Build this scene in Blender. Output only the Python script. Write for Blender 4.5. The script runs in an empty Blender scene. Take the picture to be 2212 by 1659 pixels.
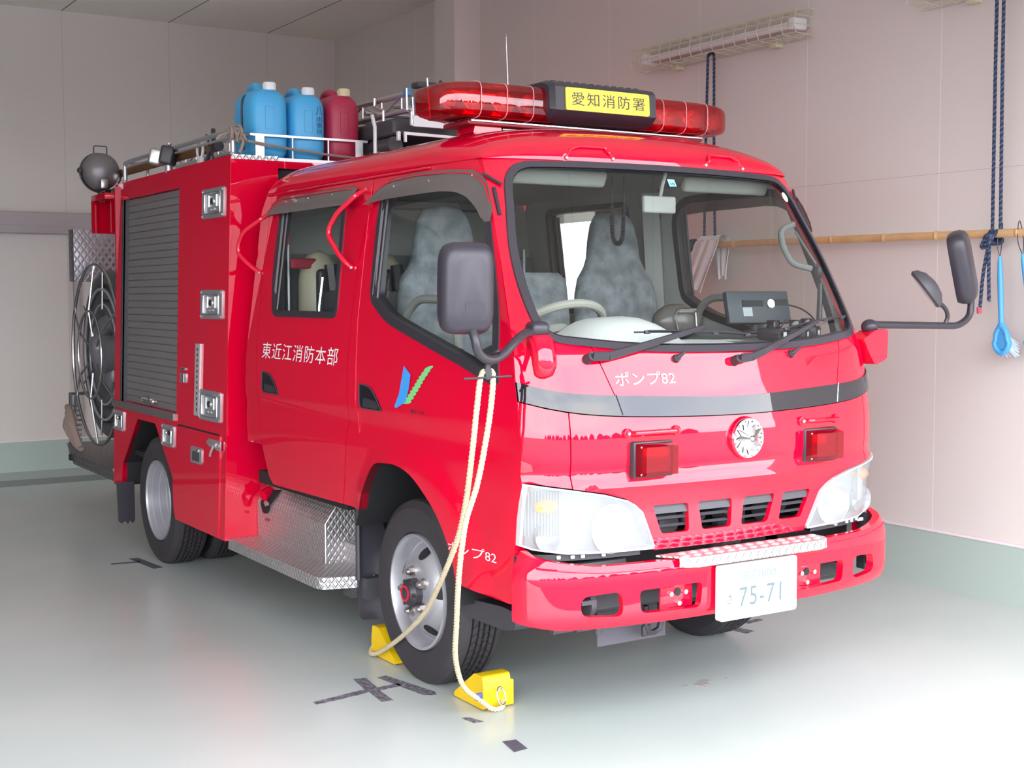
import bpy, bmesh, math, random
import numpy as np
from math import sin, cos, pi, radians, sqrt
from mathutils import Vector, Matrix
from mathutils.geometry import delaunay_2d_cdt
random.seed(7)
SC = bpy.context.scene
COL = SC.collection

# ------------------------------------------------------------------ camera
def cam_axes(yaw, pitch, roll):
    cy, sy, cp, sp = cos(yaw), sin(yaw), cos(pitch), sin(pitch)
    f = Vector((sy*cp, cy*cp, sp)); r = Vector((cy, -sy, 0)); u = r.cross(f)
    cr, sr = cos(roll), sin(roll)
    return r*cr+u*sr, u*cr-r*sr, f
cd = bpy.data.cameras.new('camera'); cam = bpy.data.objects.new('camera', cd); COL.objects.link(cam)
R_, U_, F_ = cam_axes(radians(32.26), radians(-3.874), radians(-0.148))
M = Matrix.Identity(4)
for i in range(3):
    M[i][0], M[i][1], M[i][2] = R_[i], U_[i], -F_[i]
M[2][3] = 1.5
cam.matrix_world = M
cd.sensor_width = 36; cd.lens = 36*2846/2212; cd.clip_start = .05; cd.clip_end = 300
cd.dof.use_dof = True; cd.dof.focus_distance = 4.9; cd.dof.aperture_fstop = 20.0
SC.camera = cam

# ------------------------------------------------------------------ world, light, exposure
W = bpy.data.worlds.new('overcast_sky'); SC.world = W; W.use_nodes = True
nt = W.node_tree; nt.nodes.clear()
def wn(t): return nt.nodes.new(t)
out = wn('ShaderNodeOutputWorld'); bg = wn('ShaderNodeBackground'); tc = wn('ShaderNodeTexCoord')
sep = wn('ShaderNodeSeparateXYZ'); nt.links.new(tc.outputs['Generated'], sep.inputs[0])
mp = wn('ShaderNodeMapping'); mp.inputs['Scale'].default_value = (1.2, 1.2, 5); nt.links.new(tc.outputs['Generated'], mp.inputs[0])
nz = wn('ShaderNodeTexNoise'); nz.inputs['Scale'].default_value = 1.6; nz.inputs['Detail'].default_value = 5
nt.links.new(mp.outputs[0], nz.inputs['Vector'])
cr = wn('ShaderNodeValToRGB'); cr.color_ramp.elements[0].position = .35; cr.color_ramp.elements[0].color = (.72, .78, .90, 1)
cr.color_ramp.elements[1].position = .65; cr.color_ramp.elements[1].color = (1, 1, 1, 1)
nt.links.new(nz.outputs['Fac'], cr.inputs[0]); nt.links.new(cr.outputs[0], bg.inputs[0])
SKY = 30.0
bg.inputs[1].default_value = SKY
nt.links.new(bg.outputs[0], out.inputs[0])
sd = bpy.data.lights.new('sun', 'SUN'); sd.energy = 0.6; sd.angle = radians(14); sd.color = (1, .97, .92)
so = bpy.data.objects.new('sun', sd); COL.objects.link(so); so.rotation_euler = (radians(38), 0, radians(150))
vs = SC.view_settings
vs.view_transform = 'Standard'; vs.look = 'None'; vs.gamma = 1; vs.use_curve_mapping = False
vs.exposure = -1.66
SC.cycles.use_denoising = True
SC.cycles.max_bounces = 10; SC.cycles.transparent_max_bounces = 24
SC.cycles.sample_clamp_indirect = 8

# ------------------------------------------------------------------ materials
MATS = {}
def srgb(r, g, b):
    f = lambda c: (c/255/12.92) if c/255 <= .04045 else ((c/255+.055)/1.055)**2.4
    return (f(r), f(g), f(b), 1)
def mat(name, col=(.5, .5, .5, 1), rough=.5, metal=0., coat=0., coat_r=.03, bump=None, var=None, emit=None, spec=None, trans=0.):
    if name in MATS: return MATS[name]
    m = bpy.data.materials.new(name); m.use_nodes = True; MATS[name] = m
    t = m.node_tree; b = t.nodes['Principled BSDF']
    b.inputs['Base Color'].default_value = col; b.inputs['Roughness'].default_value = rough; b.inputs['Metallic'].default_value = metal
    b.inputs['Coat Weight'].default_value = coat; b.inputs['Coat IOR'].default_value = 1.64; b.inputs['Coat Roughness'].default_value = coat_r
    if spec is not None: b.inputs['Specular IOR Level'].default_value = spec
    if trans: b.inputs['Transmission Weight'].default_value = trans
    tc = t.nodes.new('ShaderNodeTexCoord')
    if var:   # (scale, amount, second colour)
        n = t.nodes.new('ShaderNodeTexNoise'); n.inputs['Scale'].default_value = var[0]; n.inputs['Detail'].default_value = 4
        t.links.new(tc.outputs['Object'], n.inputs['Vector'])
        r = t.nodes.new('ShaderNodeValToRGB'); r.color_ramp.elements[0].position = .5-var[1]; r.color_ramp.elements[1].position = .5+var[1]
        r.color_ramp.elements[0].color = col; r.color_ramp.elements[1].color = var[2]
        t.links.new(n.outputs['Fac'], r.inputs[0]); t.links.new(r.outputs[0], b.inputs['Base Color'])
    if bump:  # (scale, strength)
        n = t.nodes.new('ShaderNodeTexNoise'); n.inputs['Scale'].default_value = bump[0]; n.inputs['Detail'].default_value = 3
        t.links.new(tc.outputs['Object'], n.inputs['Vector'])
        bp = t.nodes.new('ShaderNodeBump'); bp.inputs['Strength'].default_value = bump[1]; bp.inputs['Distance'].default_value = .01
        t.links.new(n.outputs['Fac'], bp.inputs['Height']); t.links.new(bp.outputs[0], b.inputs['Normal'])
    if emit:
        b.inputs['Emission Color'].default_value = emit[0]; b.inputs['Emission Strength'].default_value = emit[1]
    return m
def glass(name, tint, f0=.04, rough=0., diffuse=None):
    """thin pane: transparent + fresnel reflection (+ a share of scattering)"""
    if name in MATS: return MATS[name]
    m = bpy.data.materials.new(name); m.use_nodes = True; MATS[name] = m
    t = m.node_tree; t.nodes.clear()
    N = t.nodes.new; L = t.links.new
    o = N('ShaderNodeOutputMaterial'); tr = N('ShaderNodeBsdfTransparent'); gl = N('ShaderNodeBsdfGlossy'); gl.inputs['Roughness'].default_value = rough
    tr.inputs[0].default_value = tint
    lw = N('ShaderNodeLayerWeight'); p = N('ShaderNodeMath'); p.operation = 'POWER'; p.inputs[1].default_value = 5
    L(lw.outputs['Facing'], p.inputs[0])
    mu = N('ShaderNodeMath'); mu.operation = 'MULTIPLY_ADD'; mu.inputs[1].default_value = 1-f0; mu.inputs[2].default_value = f0
    lw.inputs['Blend'].default_value = .5
    L(p.outputs[0], mu.inputs[0])
    base = tr
    if diffuse:
        d = N('ShaderNodeBsdfDiffuse'); d.inputs[0].default_value = diffuse[0]
        mx0 = N('ShaderNodeMixShader'); mx0.inputs[0].default_value = diffuse[1]; L(tr.outputs[0], mx0.inputs[1]); L(d.outputs[0], mx0.inputs[2]); base = mx0
    mx = N('ShaderNodeMixShader'); L(mu.outputs[0], mx.inputs[0]); L(base.outputs[0], mx.inputs[1]); L(gl.outputs[0], mx.inputs[2])
    L(mx.outputs[0], o.inputs[0])
    return m
def diamond(name, col, rough=.3, cell=.03, metal=1., strength=.9):
    """tread plate: raised bars alternating in direction, from UV in metres"""
    m = mat(name, col, rough, metal)
    t = m.node_tree; b = t.nodes['Principled BSDF']; N = t.nodes.new; L = t.links.new
    def ma(op, a, bb=None, c=None):
        n = N('ShaderNodeMath'); n.operation = op
        for i, v in enumerate((a, bb, c)):
            if v is None: continue
            if isinstance(v, (int, float)): n.inputs[i].default_value = v
            else: L(v, n.inputs[i])
        return n.outputs[0]
    uv = N('ShaderNodeUVMap'); s = N('ShaderNodeSeparateXYZ'); L(uv.outputs[0], s.inputs[0])
    u, v = s.outputs[0], s.outputs[1]
    a = ma('MULTIPLY', u, 1/cell); c = ma('MULTIPLY', v, 1/(cell*1.35))
    la = ma('ABSOLUTE', ma('SUBTRACT', ma('SUBTRACT', a, ma('FLOOR', a)), .5)); lc = ma('ABSOLUTE', ma('SUBTRACT', ma('SUBTRACT', c, ma('FLOOR', c)), .5))
    d1 = ma('MULTIPLY', ma('ADD', la, lc), 2.); d2 = ma('SUBTRACT', 2., d1)
    d = ma('MINIMUM', d1, d2)
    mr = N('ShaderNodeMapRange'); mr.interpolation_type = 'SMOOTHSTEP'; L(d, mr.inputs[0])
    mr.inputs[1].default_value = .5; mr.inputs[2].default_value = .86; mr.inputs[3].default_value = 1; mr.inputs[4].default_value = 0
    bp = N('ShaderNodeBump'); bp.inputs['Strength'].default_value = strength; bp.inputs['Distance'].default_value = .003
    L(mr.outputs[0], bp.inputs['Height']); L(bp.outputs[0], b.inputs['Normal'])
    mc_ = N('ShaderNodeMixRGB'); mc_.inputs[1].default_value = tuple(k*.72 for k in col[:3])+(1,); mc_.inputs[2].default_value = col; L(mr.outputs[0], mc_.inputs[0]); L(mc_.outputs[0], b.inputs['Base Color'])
    rr = N('ShaderNodeMapRange'); L(mr.outputs[0], rr.inputs[0]); rr.inputs[3].default_value = rough+.18; rr.inputs[4].default_value = rough-.05
    L(rr.outputs[0], b.inputs['Roughness'])
    return m
RED = mat('red_paint', (.66, .0010, .028, 1), .6, 0, 1., .02, spec=0.)
REDIN = mat('red_paint_plain', (.50, .0015, .016, 1), .5, 0, .6, .05, spec=0.)
BLK = mat('black_plastic', (.035, .03, .038, 1), .38)
BLKG = mat('black_gloss', (.012, .011, .016, 1), .12, 0, 1., .01, spec=0.)
MIRB = mat('mirror_housing_grey', (.034, .029, .040, 1), .36, bump=(900, .08))
RUB = mat('rubber', (.045, .04, .05, 1), .28)
TYRE = mat('tyre_rubber', (.036, .031, .036, 1), .62, bump=(240, .15))
DARK = mat('dark_underbody', (.012, .012, .014, 1), .7)
DGREY = mat('dark_grey_metal', (.06, .058, .066, 1), .5)
CHR = mat('chrome', (.82, .82, .84, 1), .12, 1.)
STEEL = mat('stainless_steel', (.55, .54, .56, 1), .34, .72)
ALU = mat('brushed_aluminium', (.62, .60, .62, 1), .35, 1.)
SILV = mat('silver_paint', (.52, .51, .55, 1), .35, .6, .3)
SHUT = mat('shutter_slats', (.30, .275, .28, 1), .42, .5)
WHT = mat('white_paint', (.85, .85, .85, 1), .35, 0, .3)
LGREY = mat('light_grey_trim', (.40, .405, .385, 1), .6)
MGREY = mat('mid_grey_trim', (.20, .205, .20, 1), .6)
FAB = mat('mottled_seat_fabric', srgb(98, 103, 108), .9, var=(16, .16, srgb(140, 145, 149)), bump=(60, .2))
DASHW = mat('pale_dash_glare', (.78, .79, .78, 1), .6)
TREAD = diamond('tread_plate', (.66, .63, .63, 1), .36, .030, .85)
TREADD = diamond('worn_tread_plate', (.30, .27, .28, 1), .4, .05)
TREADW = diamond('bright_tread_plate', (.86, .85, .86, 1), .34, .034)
GLASS = glass('window_glass', (.95, .97, .96, 1), .045)
WSG = glass('windshield_glass', (.93, .95, .94, 1), .04)
VISOR = glass('smoked_visor', (.30, .27, .25, 1), .06, .02, ((.17, .14, .135, 1), .75))
REDL = glass('red_lens', (.80, .003, .010, 1), .075, .005, ((.5, .004, .012, 1), .22))
REDLD = glass('red_lamp_lens', (.60, .006, .015, 1), .05, .03, ((.30, .006, .015, 1), .38))
LENS = glass('headlamp_lens', (.95, .96, .97, 1), .05, .02, ((.62, .64, .64, 1), .22))
REFL = mat('reflector', (.92, .92, .92, 1), .22, .8)
BLUEC = mat('blue_plastic', srgb(70, 165, 218), .38, bump=(30, .06))
REDC = mat('faded_red_plastic', srgb(170, 38, 72), .42)
BLUEB = mat('sky_blue_plastic', srgb(78, 162, 222), .4)
YEL = mat('yellow_paint', srgb(228, 188, 8), .45, bump=(60, .1))
ROPEC = mat('cream_rope', srgb(212, 196, 164), .85, bump=(400, .6))
ROPEN = mat('navy_rope', srgb(44, 54, 80), .85)
ROPEN2 = mat('navy_rope_fleck', srgb(84, 98, 122), .85)
ROPEG = mat('grey_brown_rope', srgb(150, 134, 126), .9, bump=(400, .6))
BAMB = mat('bamboo', srgb(196, 152, 104), .45, var=(14, .3, srgb(214, 176, 130)))
WOOD = mat('brown_wood', srgb(112, 78, 42), .6)
CLOTH = mat('white_cloth', (.86, .86, .89, 1), .9, bump=(90, .3))
AMB = mat('amber_lens', (.95, .42, .05, 1), .3)
SGRN = mat('leaf_green', srgb(120, 200, 125), .5)
SBLU = mat('logo_blue', srgb(62, 150, 225), .5)
TXTW = mat('white_vinyl', (.92, .92, .92, 1), .45)
TXTB = mat('black_vinyl', (.02, .02, .025, 1), .45)
TXTG = mat('plate_green', srgb(92, 110, 114), .5)
TXTGL = mat('plate_pale_green', srgb(112, 132, 130), .5)
SIGNY = mat('yellow_sign', srgb(250, 225, 70), .4, emit=((1., .85, .15, 1), .18))
CANVAS = mat('beige_canvas', srgb(150, 130, 120), .9)
NICKEL = mat('nut_steel', (.62, .58, .55, 1), .35, 1.)
TAPE = mat('worn_dark_tape', srgb(78, 70, 82), .7, var=(55, .12, srgb(130, 126, 134)))
TAPED = mat('dark_tape', srgb(70, 64, 76), .7, var=(40, .3, srgb(92, 86, 96)))
CREAM = mat('cream_wire', srgb(205, 196, 170), .5)
TUBE = mat('lamp_tube', (.82, .80, .82, 1), .3)
CAPW = mat('white_cap', (.82, .82, .86, 1), .4)
CAPC = mat('cream_cap', srgb(214, 196, 160), .5)
BLUEM = mat('blue_clamp', srgb(66, 120, 180), .4)
ASPH = mat('yard_concrete', (.14, .14, .145, 1), .8)

# ------------------------------------------------------------------ mesh helpers
def frame(d):
    d = Vector(d).normalized(); a = Vector((0, 0, 1)) if abs(d.z) < .9 else Vector((1, 0, 0))
    x = a.cross(d).normalized(); return x, d.cross(x), d
def smooth_path(pts, n=6, closed=False):
    P = [Vector(p) for p in pts]; o = []
    N = len(P); rng = range(N if closed else N-1)
    for i in rng:
        p0 = P[(i-1) % N] if closed or i > 0 else P[0]*2-P[1]
        p1 = P[i]; p2 = P[(i+1) % N]; p3 = P[(i+2) % N] if closed or i+2 < N else P[-1]*2-P[-2]
        for k in range(n):
            t = k/n
            o.append(.5*((2*p1)+(p2-p0)*t+(2*p0-5*p1+4*p2-p3)*t*t+(3*p1-p0-3*p2+p3)*t**3))
    if not closed: o.append(P[-1])
    return o
def fillet(pts, r, n=4):
    """round the inner corners of an open 3-D polyline"""
    P = [Vector(p) for p in pts]; o = [P[0]]
    for i in range(1, len(P)-1):
        a, b, c = P[i-1], P[i], P[i+1]; u = (a-b); v = (c-b); rr = min(r, u.length*.48, v.length*.48)
        p = b+u.normalized()*rr; q = b+v.normalized()*rr
        for k in range(n+1):
            t = k/n; o.append((1-t)**2*p+2*t*(1-t)*b+t*t*q)
    o.append(P[-1]); return o
def rpoly(pts, n=5):
    """pts: (a, b, radius) -> rounded 2-D polygon"""
    o = []; N = len(pts)
    for i, p in enumerate(pts):
        b = np.array(p[:2], float); r = p[2] if len(p) > 2 else 0
        if r <= 0: o.append(tuple(b)); continue
        a = np.array(pts[i-1][:2], float); c = np.array(pts[(i+1) % N][:2], float)
        u = a-b; v = c-b; lu, lv = np.hypot(*u), np.hypot(*v); rr = min(r, lu*.49, lv*.49)
        s = b+u/lu*rr; e = b+v/lv*rr
        for k in range(n+1):
            t = k/n; o.append(tuple((1-t)**2*s+2*t*(1-t)*b+t*t*e))
    return o
SPLIT = {'wheel_nut', 'hook_bar', 'socket', 'mounting_tab', 'bolt', 'screw', 'vent_hole', 'intake_louvre', 'handle_bolt', 'visor_rivet', 'latch_rivet', 'rotating_reflector', 'lens_seam', 'cage_bracket', 'rail_foot', 'latch_knob', 'window_channel', 'shutter_channel', 'rung', 'logo_leaf', 'blue_clamp', 'lower_pipe', 'board_bracket', 'engine_bay_parts', 'vent_slots', 'front_panel', 'cab_floor', 'chassis', 'strip_slot'}
class MB:
    def __init__(s): s.v = []; s.f = []; s.m = []
    def add(s, V, Fc, mi=0):
        b = len(s.v); s.v += [tuple(p) for p in V]; s.f += [tuple(i+b for i in f) for f in Fc]; s.m += [mi]*len(Fc); return s
    def box(s, lo, hi, bev=0, mi=0, mat4=None):
        bm = bmesh.new(); bmesh.ops.create_cube(bm, size=1)
        c = [(lo[i]+hi[i])/2 for i in range(3)]; d = [abs(hi[i]-lo[i]) for i in range(3)]
        for v in bm.verts: v.co = Vector((v.co[i]*d[i] for i in range(3)))
        if bev: bmesh.ops.bevel(bm, geom=list(bm.edges), offset=min(bev, min(d)*.45), segments=2 if bev < .012 else 4, affect='EDGES', profile=.5)
        bm.verts.index_update()
        V = [Vector(v.co) for v in bm.verts]
        if mat4 is not None: V = [mat4 @ p for p in V]
        else: V = [p+Vector(c) for p in V]
        s.add(V, [[v.index for v in f.verts] for f in bm.faces], mi); bm.free(); return s
    def cyl(s, p0, p1, r0, r1=None, n=20, mi=0, caps=True):
        r1 = r0 if r1 is None else r1; p0 = Vector(p0); p1 = Vector(p1); x, y, d = frame(p1-p0)
        V = []; 
        for p, r in ((p0, r0), (p1, r1)):
            for k in range(n): a = 2*pi*k/n; V.append(p+x*(r*cos(a))+y*(r*sin(a)))
        Fc = [(k, (k+1) % n, n+(k+1) % n, n+k) for k in range(n)]
        if caps: Fc += [tuple(range(n-1, -1, -1)), tuple(range(n, 2*n))]
        return s.add(V, Fc, mi)
    def tube(s, pts, r, n=10, closed=False, mi=0, caps=True):
        P = [Vector(p) for p in pts]; N = len(P); rs = r if hasattr(r, '__len__') else [r]*N
        V = []; x = None
        for i in range(N):
            if closed: t = P[(i+1) % N]-P[i-1]
            else: t = P[min(i+1, N-1)]-P[max(i-1, 0)]
            if t.length < 1e-9: t = Vector((0, 0, 1))
            t.normalize()
            if x is None: x = frame(t)[0]
            x = (x-t*x.dot(t)); x = x.normalized() if x.length > 1e-6 else frame(t)[0]
            y = t.cross(x)
            for k in range(n): a = 2*pi*k/n; V.append(P[i]+x*(rs[i]*cos(a))+y*(rs[i]*sin(a)))
        Fc = []
        for i in range(N if closed else N-1):
            j = (i+1) % N
            for k in range(n): Fc.append((i*n+k, i*n+(k+1) % n, j*n+(k+1) % n, j*n+k))
        if not closed and caps: Fc += [tuple(range(n-1, -1, -1)), tuple((N-1)*n+k for k in range(n))]
        return s.add(V, Fc, mi)
    def lathe(s, prof, o, d, n=32, mi=0):
        """prof: (radius, distance along d)"""
        o = Vector(o); x, y, d = frame(d); V = []; 
        for r, h in prof:
            for k in range(n): a = 2*pi*k/n; V.append(o+d*h+x*(r*cos(a))+y*(r*sin(a)))
        Fc = []
        for i in range(len(prof)-1):
            for k in range(n): Fc.append((i*n+k, i*n+(k+1) % n, (i+1)*n+(k+1) % n, (i+1)*n+k))
        if prof[0][0] > 1e-5 : pass
        return s.add(V, Fc, mi)
    def ball(s, c, r, n=20, mi=0, sc=(1, 1, 1)):
        c = Vector(c); V = []; m = n//2
        for i in range(m+1):
            th = pi*i/m
            for k in range(n):
                a = 2*pi*k/n; V.append(c+Vector((sc[0]*r*sin(th)*cos(a), sc[1]*r*sin(th)*sin(a), sc[2]*r*cos(th))))
        Fc = [(i*n+k, i*n+(k+1) % n, (i+1)*n+(k+1) % n, (i+1)*n+k) for i in range(m) for k in range(n)]
        return s.add(V, Fc, mi)
    def prism(s, poly, fn, w0, w1, mi=0):
        """poly in (a,b); fn(a,b,w)->3-D"""
        n = len(poly); V = [fn(a, b, w0) for a, b in poly]+[fn(a, b, w1) for a, b in poly]
        Fc = [tuple(range(n)), tuple(range(2*n-1, n-1, -1))]+[(k, (k+1) % n, n+(k+1) % n, n+k) for k in range(n)]
        return s.add(V, Fc, mi)
    def mirror(s):
        n = MB(); n.v = [(-x, y, z) for x, y, z in s.v]; n.f = [tuple(reversed(f)) for f in s.f]; n.m = list(s.m); return n
    def split(s):
        n = len(s.v); par = list(range(n))
        def find(a):
            while par[a] != a: par[a] = par[par[a]]; a = par[a]
            return a
        key = {}
        for i, p in enumerate(s.v):
            k = tuple(round(c, 5) for c in p)
            if k in key: par[find(i)] = find(key[k])
            else: key[k] = i
        for f in s.f:
            r = find(f[0])
            for i in f[1:]: par[find(i)] = r
        comp = {}
        for fi, f in enumerate(s.f): comp.setdefault(find(f[0]), []).append(fi)
        items = []
        for fl in comp.values():
            P = np.array([s.v[i] for fi in fl for i in s.f[fi]]); items.append([fl, P.min(0)-.0008, P.max(0)+.0008])
        ch = True
        while ch:
            ch = False
            for i in range(len(items)):
                for j in range(i+1, len(items)):
                    a, b = items[i], items[j]
                    if (a[1] <= b[2]).all() and (b[1] <= a[2]).all():
                        items[i] = [a[0]+b[0], np.minimum(a[1], b[1]), np.maximum(a[2], b[2])]; items.pop(j); ch = True; break
                if ch: break
        outl = []
        for fl, _, _ in items:
            m = MB(); mp = {}
            for fi in fl:
                f = []
                for i in s.f[fi]:
                    if i not in mp: mp[i] = len(m.v); m.v.append(s.v[i])
                    f.append(mp[i])
                m.f.append(tuple(f)); m.m.append(s.m[fi])
            outl.append(m)
        return outl
    def build(s, name, mats, parent=None, ang=35, merge=True):
        if name in SPLIT:
            ps = s.split()
            if len(ps) > 1:
                for p in ps: o = p._build(name, mats, parent, ang, merge)
                return o
        return s._build(name, mats, parent, ang, merge)
    def _build(s, name, mats, parent=None, ang=35, merge=True):
        if not isinstance(mats, (list, tuple)): mats = [mats]
        me = bpy.data.meshes.new(name); me.from_pydata([tuple(p) for p in s.v], [], s.f)
        bm = bmesh.new(); bm.from_mesh(me)
        if merge: bmesh.ops.remove_doubles(bm, verts=bm.verts, dist=1e-5)
        lay = None
        bm.free() if not merge else None
        for i, p in enumerate(me.polygons): p.material_index = s.m[i]
        if merge:
            bm2 = bmesh.new(); bm2.from_mesh(me); bmesh.ops.remove_doubles(bm2, verts=bm2.verts, dist=1e-5)
            bmesh.ops.recalc_face_normals(bm2, faces=bm2.faces); bm2.to_mesh(me); bm2.free(); bm.free()
        # box UV in metres
        uv = me.uv_layers.new(name='UVMap')
        nl = len(me.loops); vi = np.empty(nl, np.int32); me.loops.foreach_get('vertex_index', vi)
        co = np.empty(len(me.vertices)*3); me.vertices.foreach_get('co', co); co = co.reshape(-1, 3)
        npg = len(me.polygons); nr = np.empty(npg*3); me.polygons.foreach_get('normal', nr); nr = nr.reshape(-1, 3)
        lt = np.empty(npg, np.int32); me.polygons.foreach_get('loop_total', lt)
        ax = np.repeat(np.argmax(np.abs(nr), 1), lt); c = co[vi]
        U = np.where(ax == 0, c[:, 1], c[:, 0]); Vv = np.where(ax == 2, c[:, 1], c[:, 2])
        uv.data.foreach_set('uv', np.stack([U, Vv], 1).ravel())
        for m_ in mats: me.materials.append(m_)
        me.shade_smooth(); me.set_sharp_from_angle(angle=radians(ang))
        o = bpy.data.objects.new(name, me); COL.objects.link(o)
        if parent is not None: o.parent = parent
        return o
def pip(P, poly):
    x, y = P[:, 0], P[:, 1]; q = np.array(poly); n = len(q); ins = np.zeros(len(P), bool)
    for i in range(n):
        x1, y1 = q[i]; x2, y2 = q[i-1]
        c = ((y1 > y) != (y2 > y))
        with np.errstate(divide='ignore', invalid='ignore'): xs = (x2-x1)*(y-y1)/(y2-y1)+x1
        ins ^= c & (x < xs)
    return ins
def dense(poly, h):
    o = []
    for i in range(len(poly)):
        a = np.array(poly[i]); b = np.array(poly[(i+1) % len(poly)]); n = max(1, int(math.ceil(np.hypot(*(b-a))/h)))
        for k in range(n): o.append(tuple(a+(b-a)*k/n))
    return o
def panel_mb(outer, holes, fo, fi, h=.035, mi_in=1, mi_rim=0):
    """sheet cut to an outline (with holes), mapped by fo (outside) and fi (inside)"""
    loops = [dense(p, h) for p in [outer]+list(holes)]
    V = []; E = []
    for L in loops:
        b = len(V); V += L; E += [(b+k, b+(k+1) % len(L)) for k in range(len(L))]
    O = np.array(loops[0]); lo, hi = O.min(0), O.max(0)
    gx = np.arange(lo[0]+h*.5, hi[0], h); gy = np.arange(lo[1]+h*.5, hi[1], h)
    if len(gx) and len(gy):
        G = np.stack(np.meshgrid(gx, gy), -1).reshape(-1, 2)
        k = pip(G, loops[0])
        for L in loops[1:]: k &= ~pip(G, L)
        G = G[k]; B = np.array(V)
        if len(G):
            A = B[[e[0] for e in E]]; C = B[[e[1] for e in E]]; keep = np.ones(len(G), bool)
            for i in range(0, len(G), 500):
                g = G[i:i+500, None, :]; ab = C-A; t = np.clip(((g-A)*ab).sum(-1)/np.maximum((ab*ab).sum(-1), 1e-12), 0, 1)
                keep[i:i+500] = (np.hypot(*np.moveaxis(g-(A+ab*t[..., None]), -1, 0)).min(1) > h*.35)
            V = V+[tuple(p) for p in G[keep]]
    vo, eo, fo_, ov, oe, of = delaunay_2d_cdt([Vector(p) for p in V], E, [], 0, 1e-7)
    P = np.array([tuple(p) for p in vo]); T = np.array([tuple(f) for f in fo_]); cen = P[T].mean(1)
    k = pip(cen, loops[0])
    for L in loops[1:]: k &= ~pip(cen, L)
    T = T[k]
    mb = MB(); n = len(P)
    a = P[T[:, 1]]-P[T[:, 0]]; b2 = P[T[:, 2]]-P[T[:, 0]]
    flip = (a[:, 0]*b2[:, 1]-a[:, 1]*b2[:, 0]) < 0
    T[flip] = T[flip][:, ::-1]
    mb.add([fo(*p) for p in P], [tuple(t) for t in T], 0)
    mb.add([fi(*p) for p in P], [tuple(t[::-1]) for t in T], mi_in)
    cnt = {}
    for t in T:
        for i in range(3):
            e = (t[i], t[(i+1) % 3]); cnt[tuple(sorted(e))] = cnt.get(tuple(sorted(e)), [])+[e]
    for e, l in cnt.items():
        if len(l) == 1:
            i, j = l[0]; mb.f.append((i, n+i, n+j, j)); mb.m.append(mi_rim)
    return mb
def build_panel(name, mb, mats, parent, ang=35): return mb.build(name, mats, parent, ang)
def text_polys(body, size=1., offset=0., sx=1., space=1.):
    cu = bpy.data.curves.new('t', 'FONT'); cu.body = body; cu.size = size; cu.offset = offset; cu.resolution_u = 3; cu.space_character = space
    ob = bpy.data.objects.new('t', cu); COL.objects.link(ob)
    dg = bpy.context.evaluated_depsgraph_get(); me = bpy.data.meshes.new_from_object(ob.evaluated_get(dg))
    V = [(v.co.x*sx, v.co.y) for v in me.vertices]; Fc = [tuple(p.vertices) for p in me.polygons]
    bpy.data.objects.remove(ob); bpy.data.curves.remove(cu); bpy.data.meshes.remove(me)
    return V, Fc
def text_on(name, body, m, parent, fn, w, h, offset=0., space=1.):
    """text filling w x h from its lower-left corner; fn(u,v)->3-D"""
    V, Fc = text_polys(body, 1., 0., 1., space)
    A = np.array(V); lo, hi = A.min(0), A.max(0); d = offset*4.5*h; A = (A-lo)/(hi-lo)*np.array([w-2*d, h-2*d])+d
    mb = MB()
    for k in range(9 if offset else 1):
        du, dv = (0, 0) if k == 0 else (d*cos(k*pi/4), d*sin(k*pi/4))
        mb.add([fn(u+du, v+dv) for u, v in A], Fc); return mb.build(name, m, parent, merge=False)
def twist(pts, r=.0095, two=False):
    pitch = .026 if two else .045
    sp_ = smooth_path(pts, 14); m = MB(); 
    # resample by length
    L = [0]
    for i in range(1, len(sp_)): L.append(L[-1]+(sp_[i]-sp_[i-1]).length)
    n = int(L[-1]/.006); Q = []
    xs = np.linspace(0, L[-1], n); X = [np.interp(xs, L, [p[i] for p in sp_]) for i in range(3)]; Q = [Vector((X[0][i], X[1][i], X[2][i])) for i in range(n)]
    for s in range(3):
        P = []
        for i in range(n):
            t = (Q[min(i+1, n-1)]-Q[max(i-1, 0)]).normalized(); x_, y_, _ = frame(t); a = xs[i]/pitch*2*pi+s*2*pi/3
            P.append(Q[i]+x_*(r*.52*cos(a))+y_*(r*.52*sin(a)))
        m.tube(P, r*.58, 6, mi=1 if two and s == 0 else 0)
    return m
def tag(o, label=None, cat=None, group=None, kind=None):
    if label: o['label'] = label
    if cat: o['category'] = cat
    if group: o['group'] = group
    if kind: o['kind'] = kind
    return o
def empty(name, loc=(0, 0, 0)):
    o = bpy.data.objects.new(name, None); COL.objects.link(o); o.location = loc; o.empty_display_size = .1; return o
def shift(mb, d): mb.v = [(x+d[0], y+d[1], z+d[2]) for x, y, z in mb.v]; return mb

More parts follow.
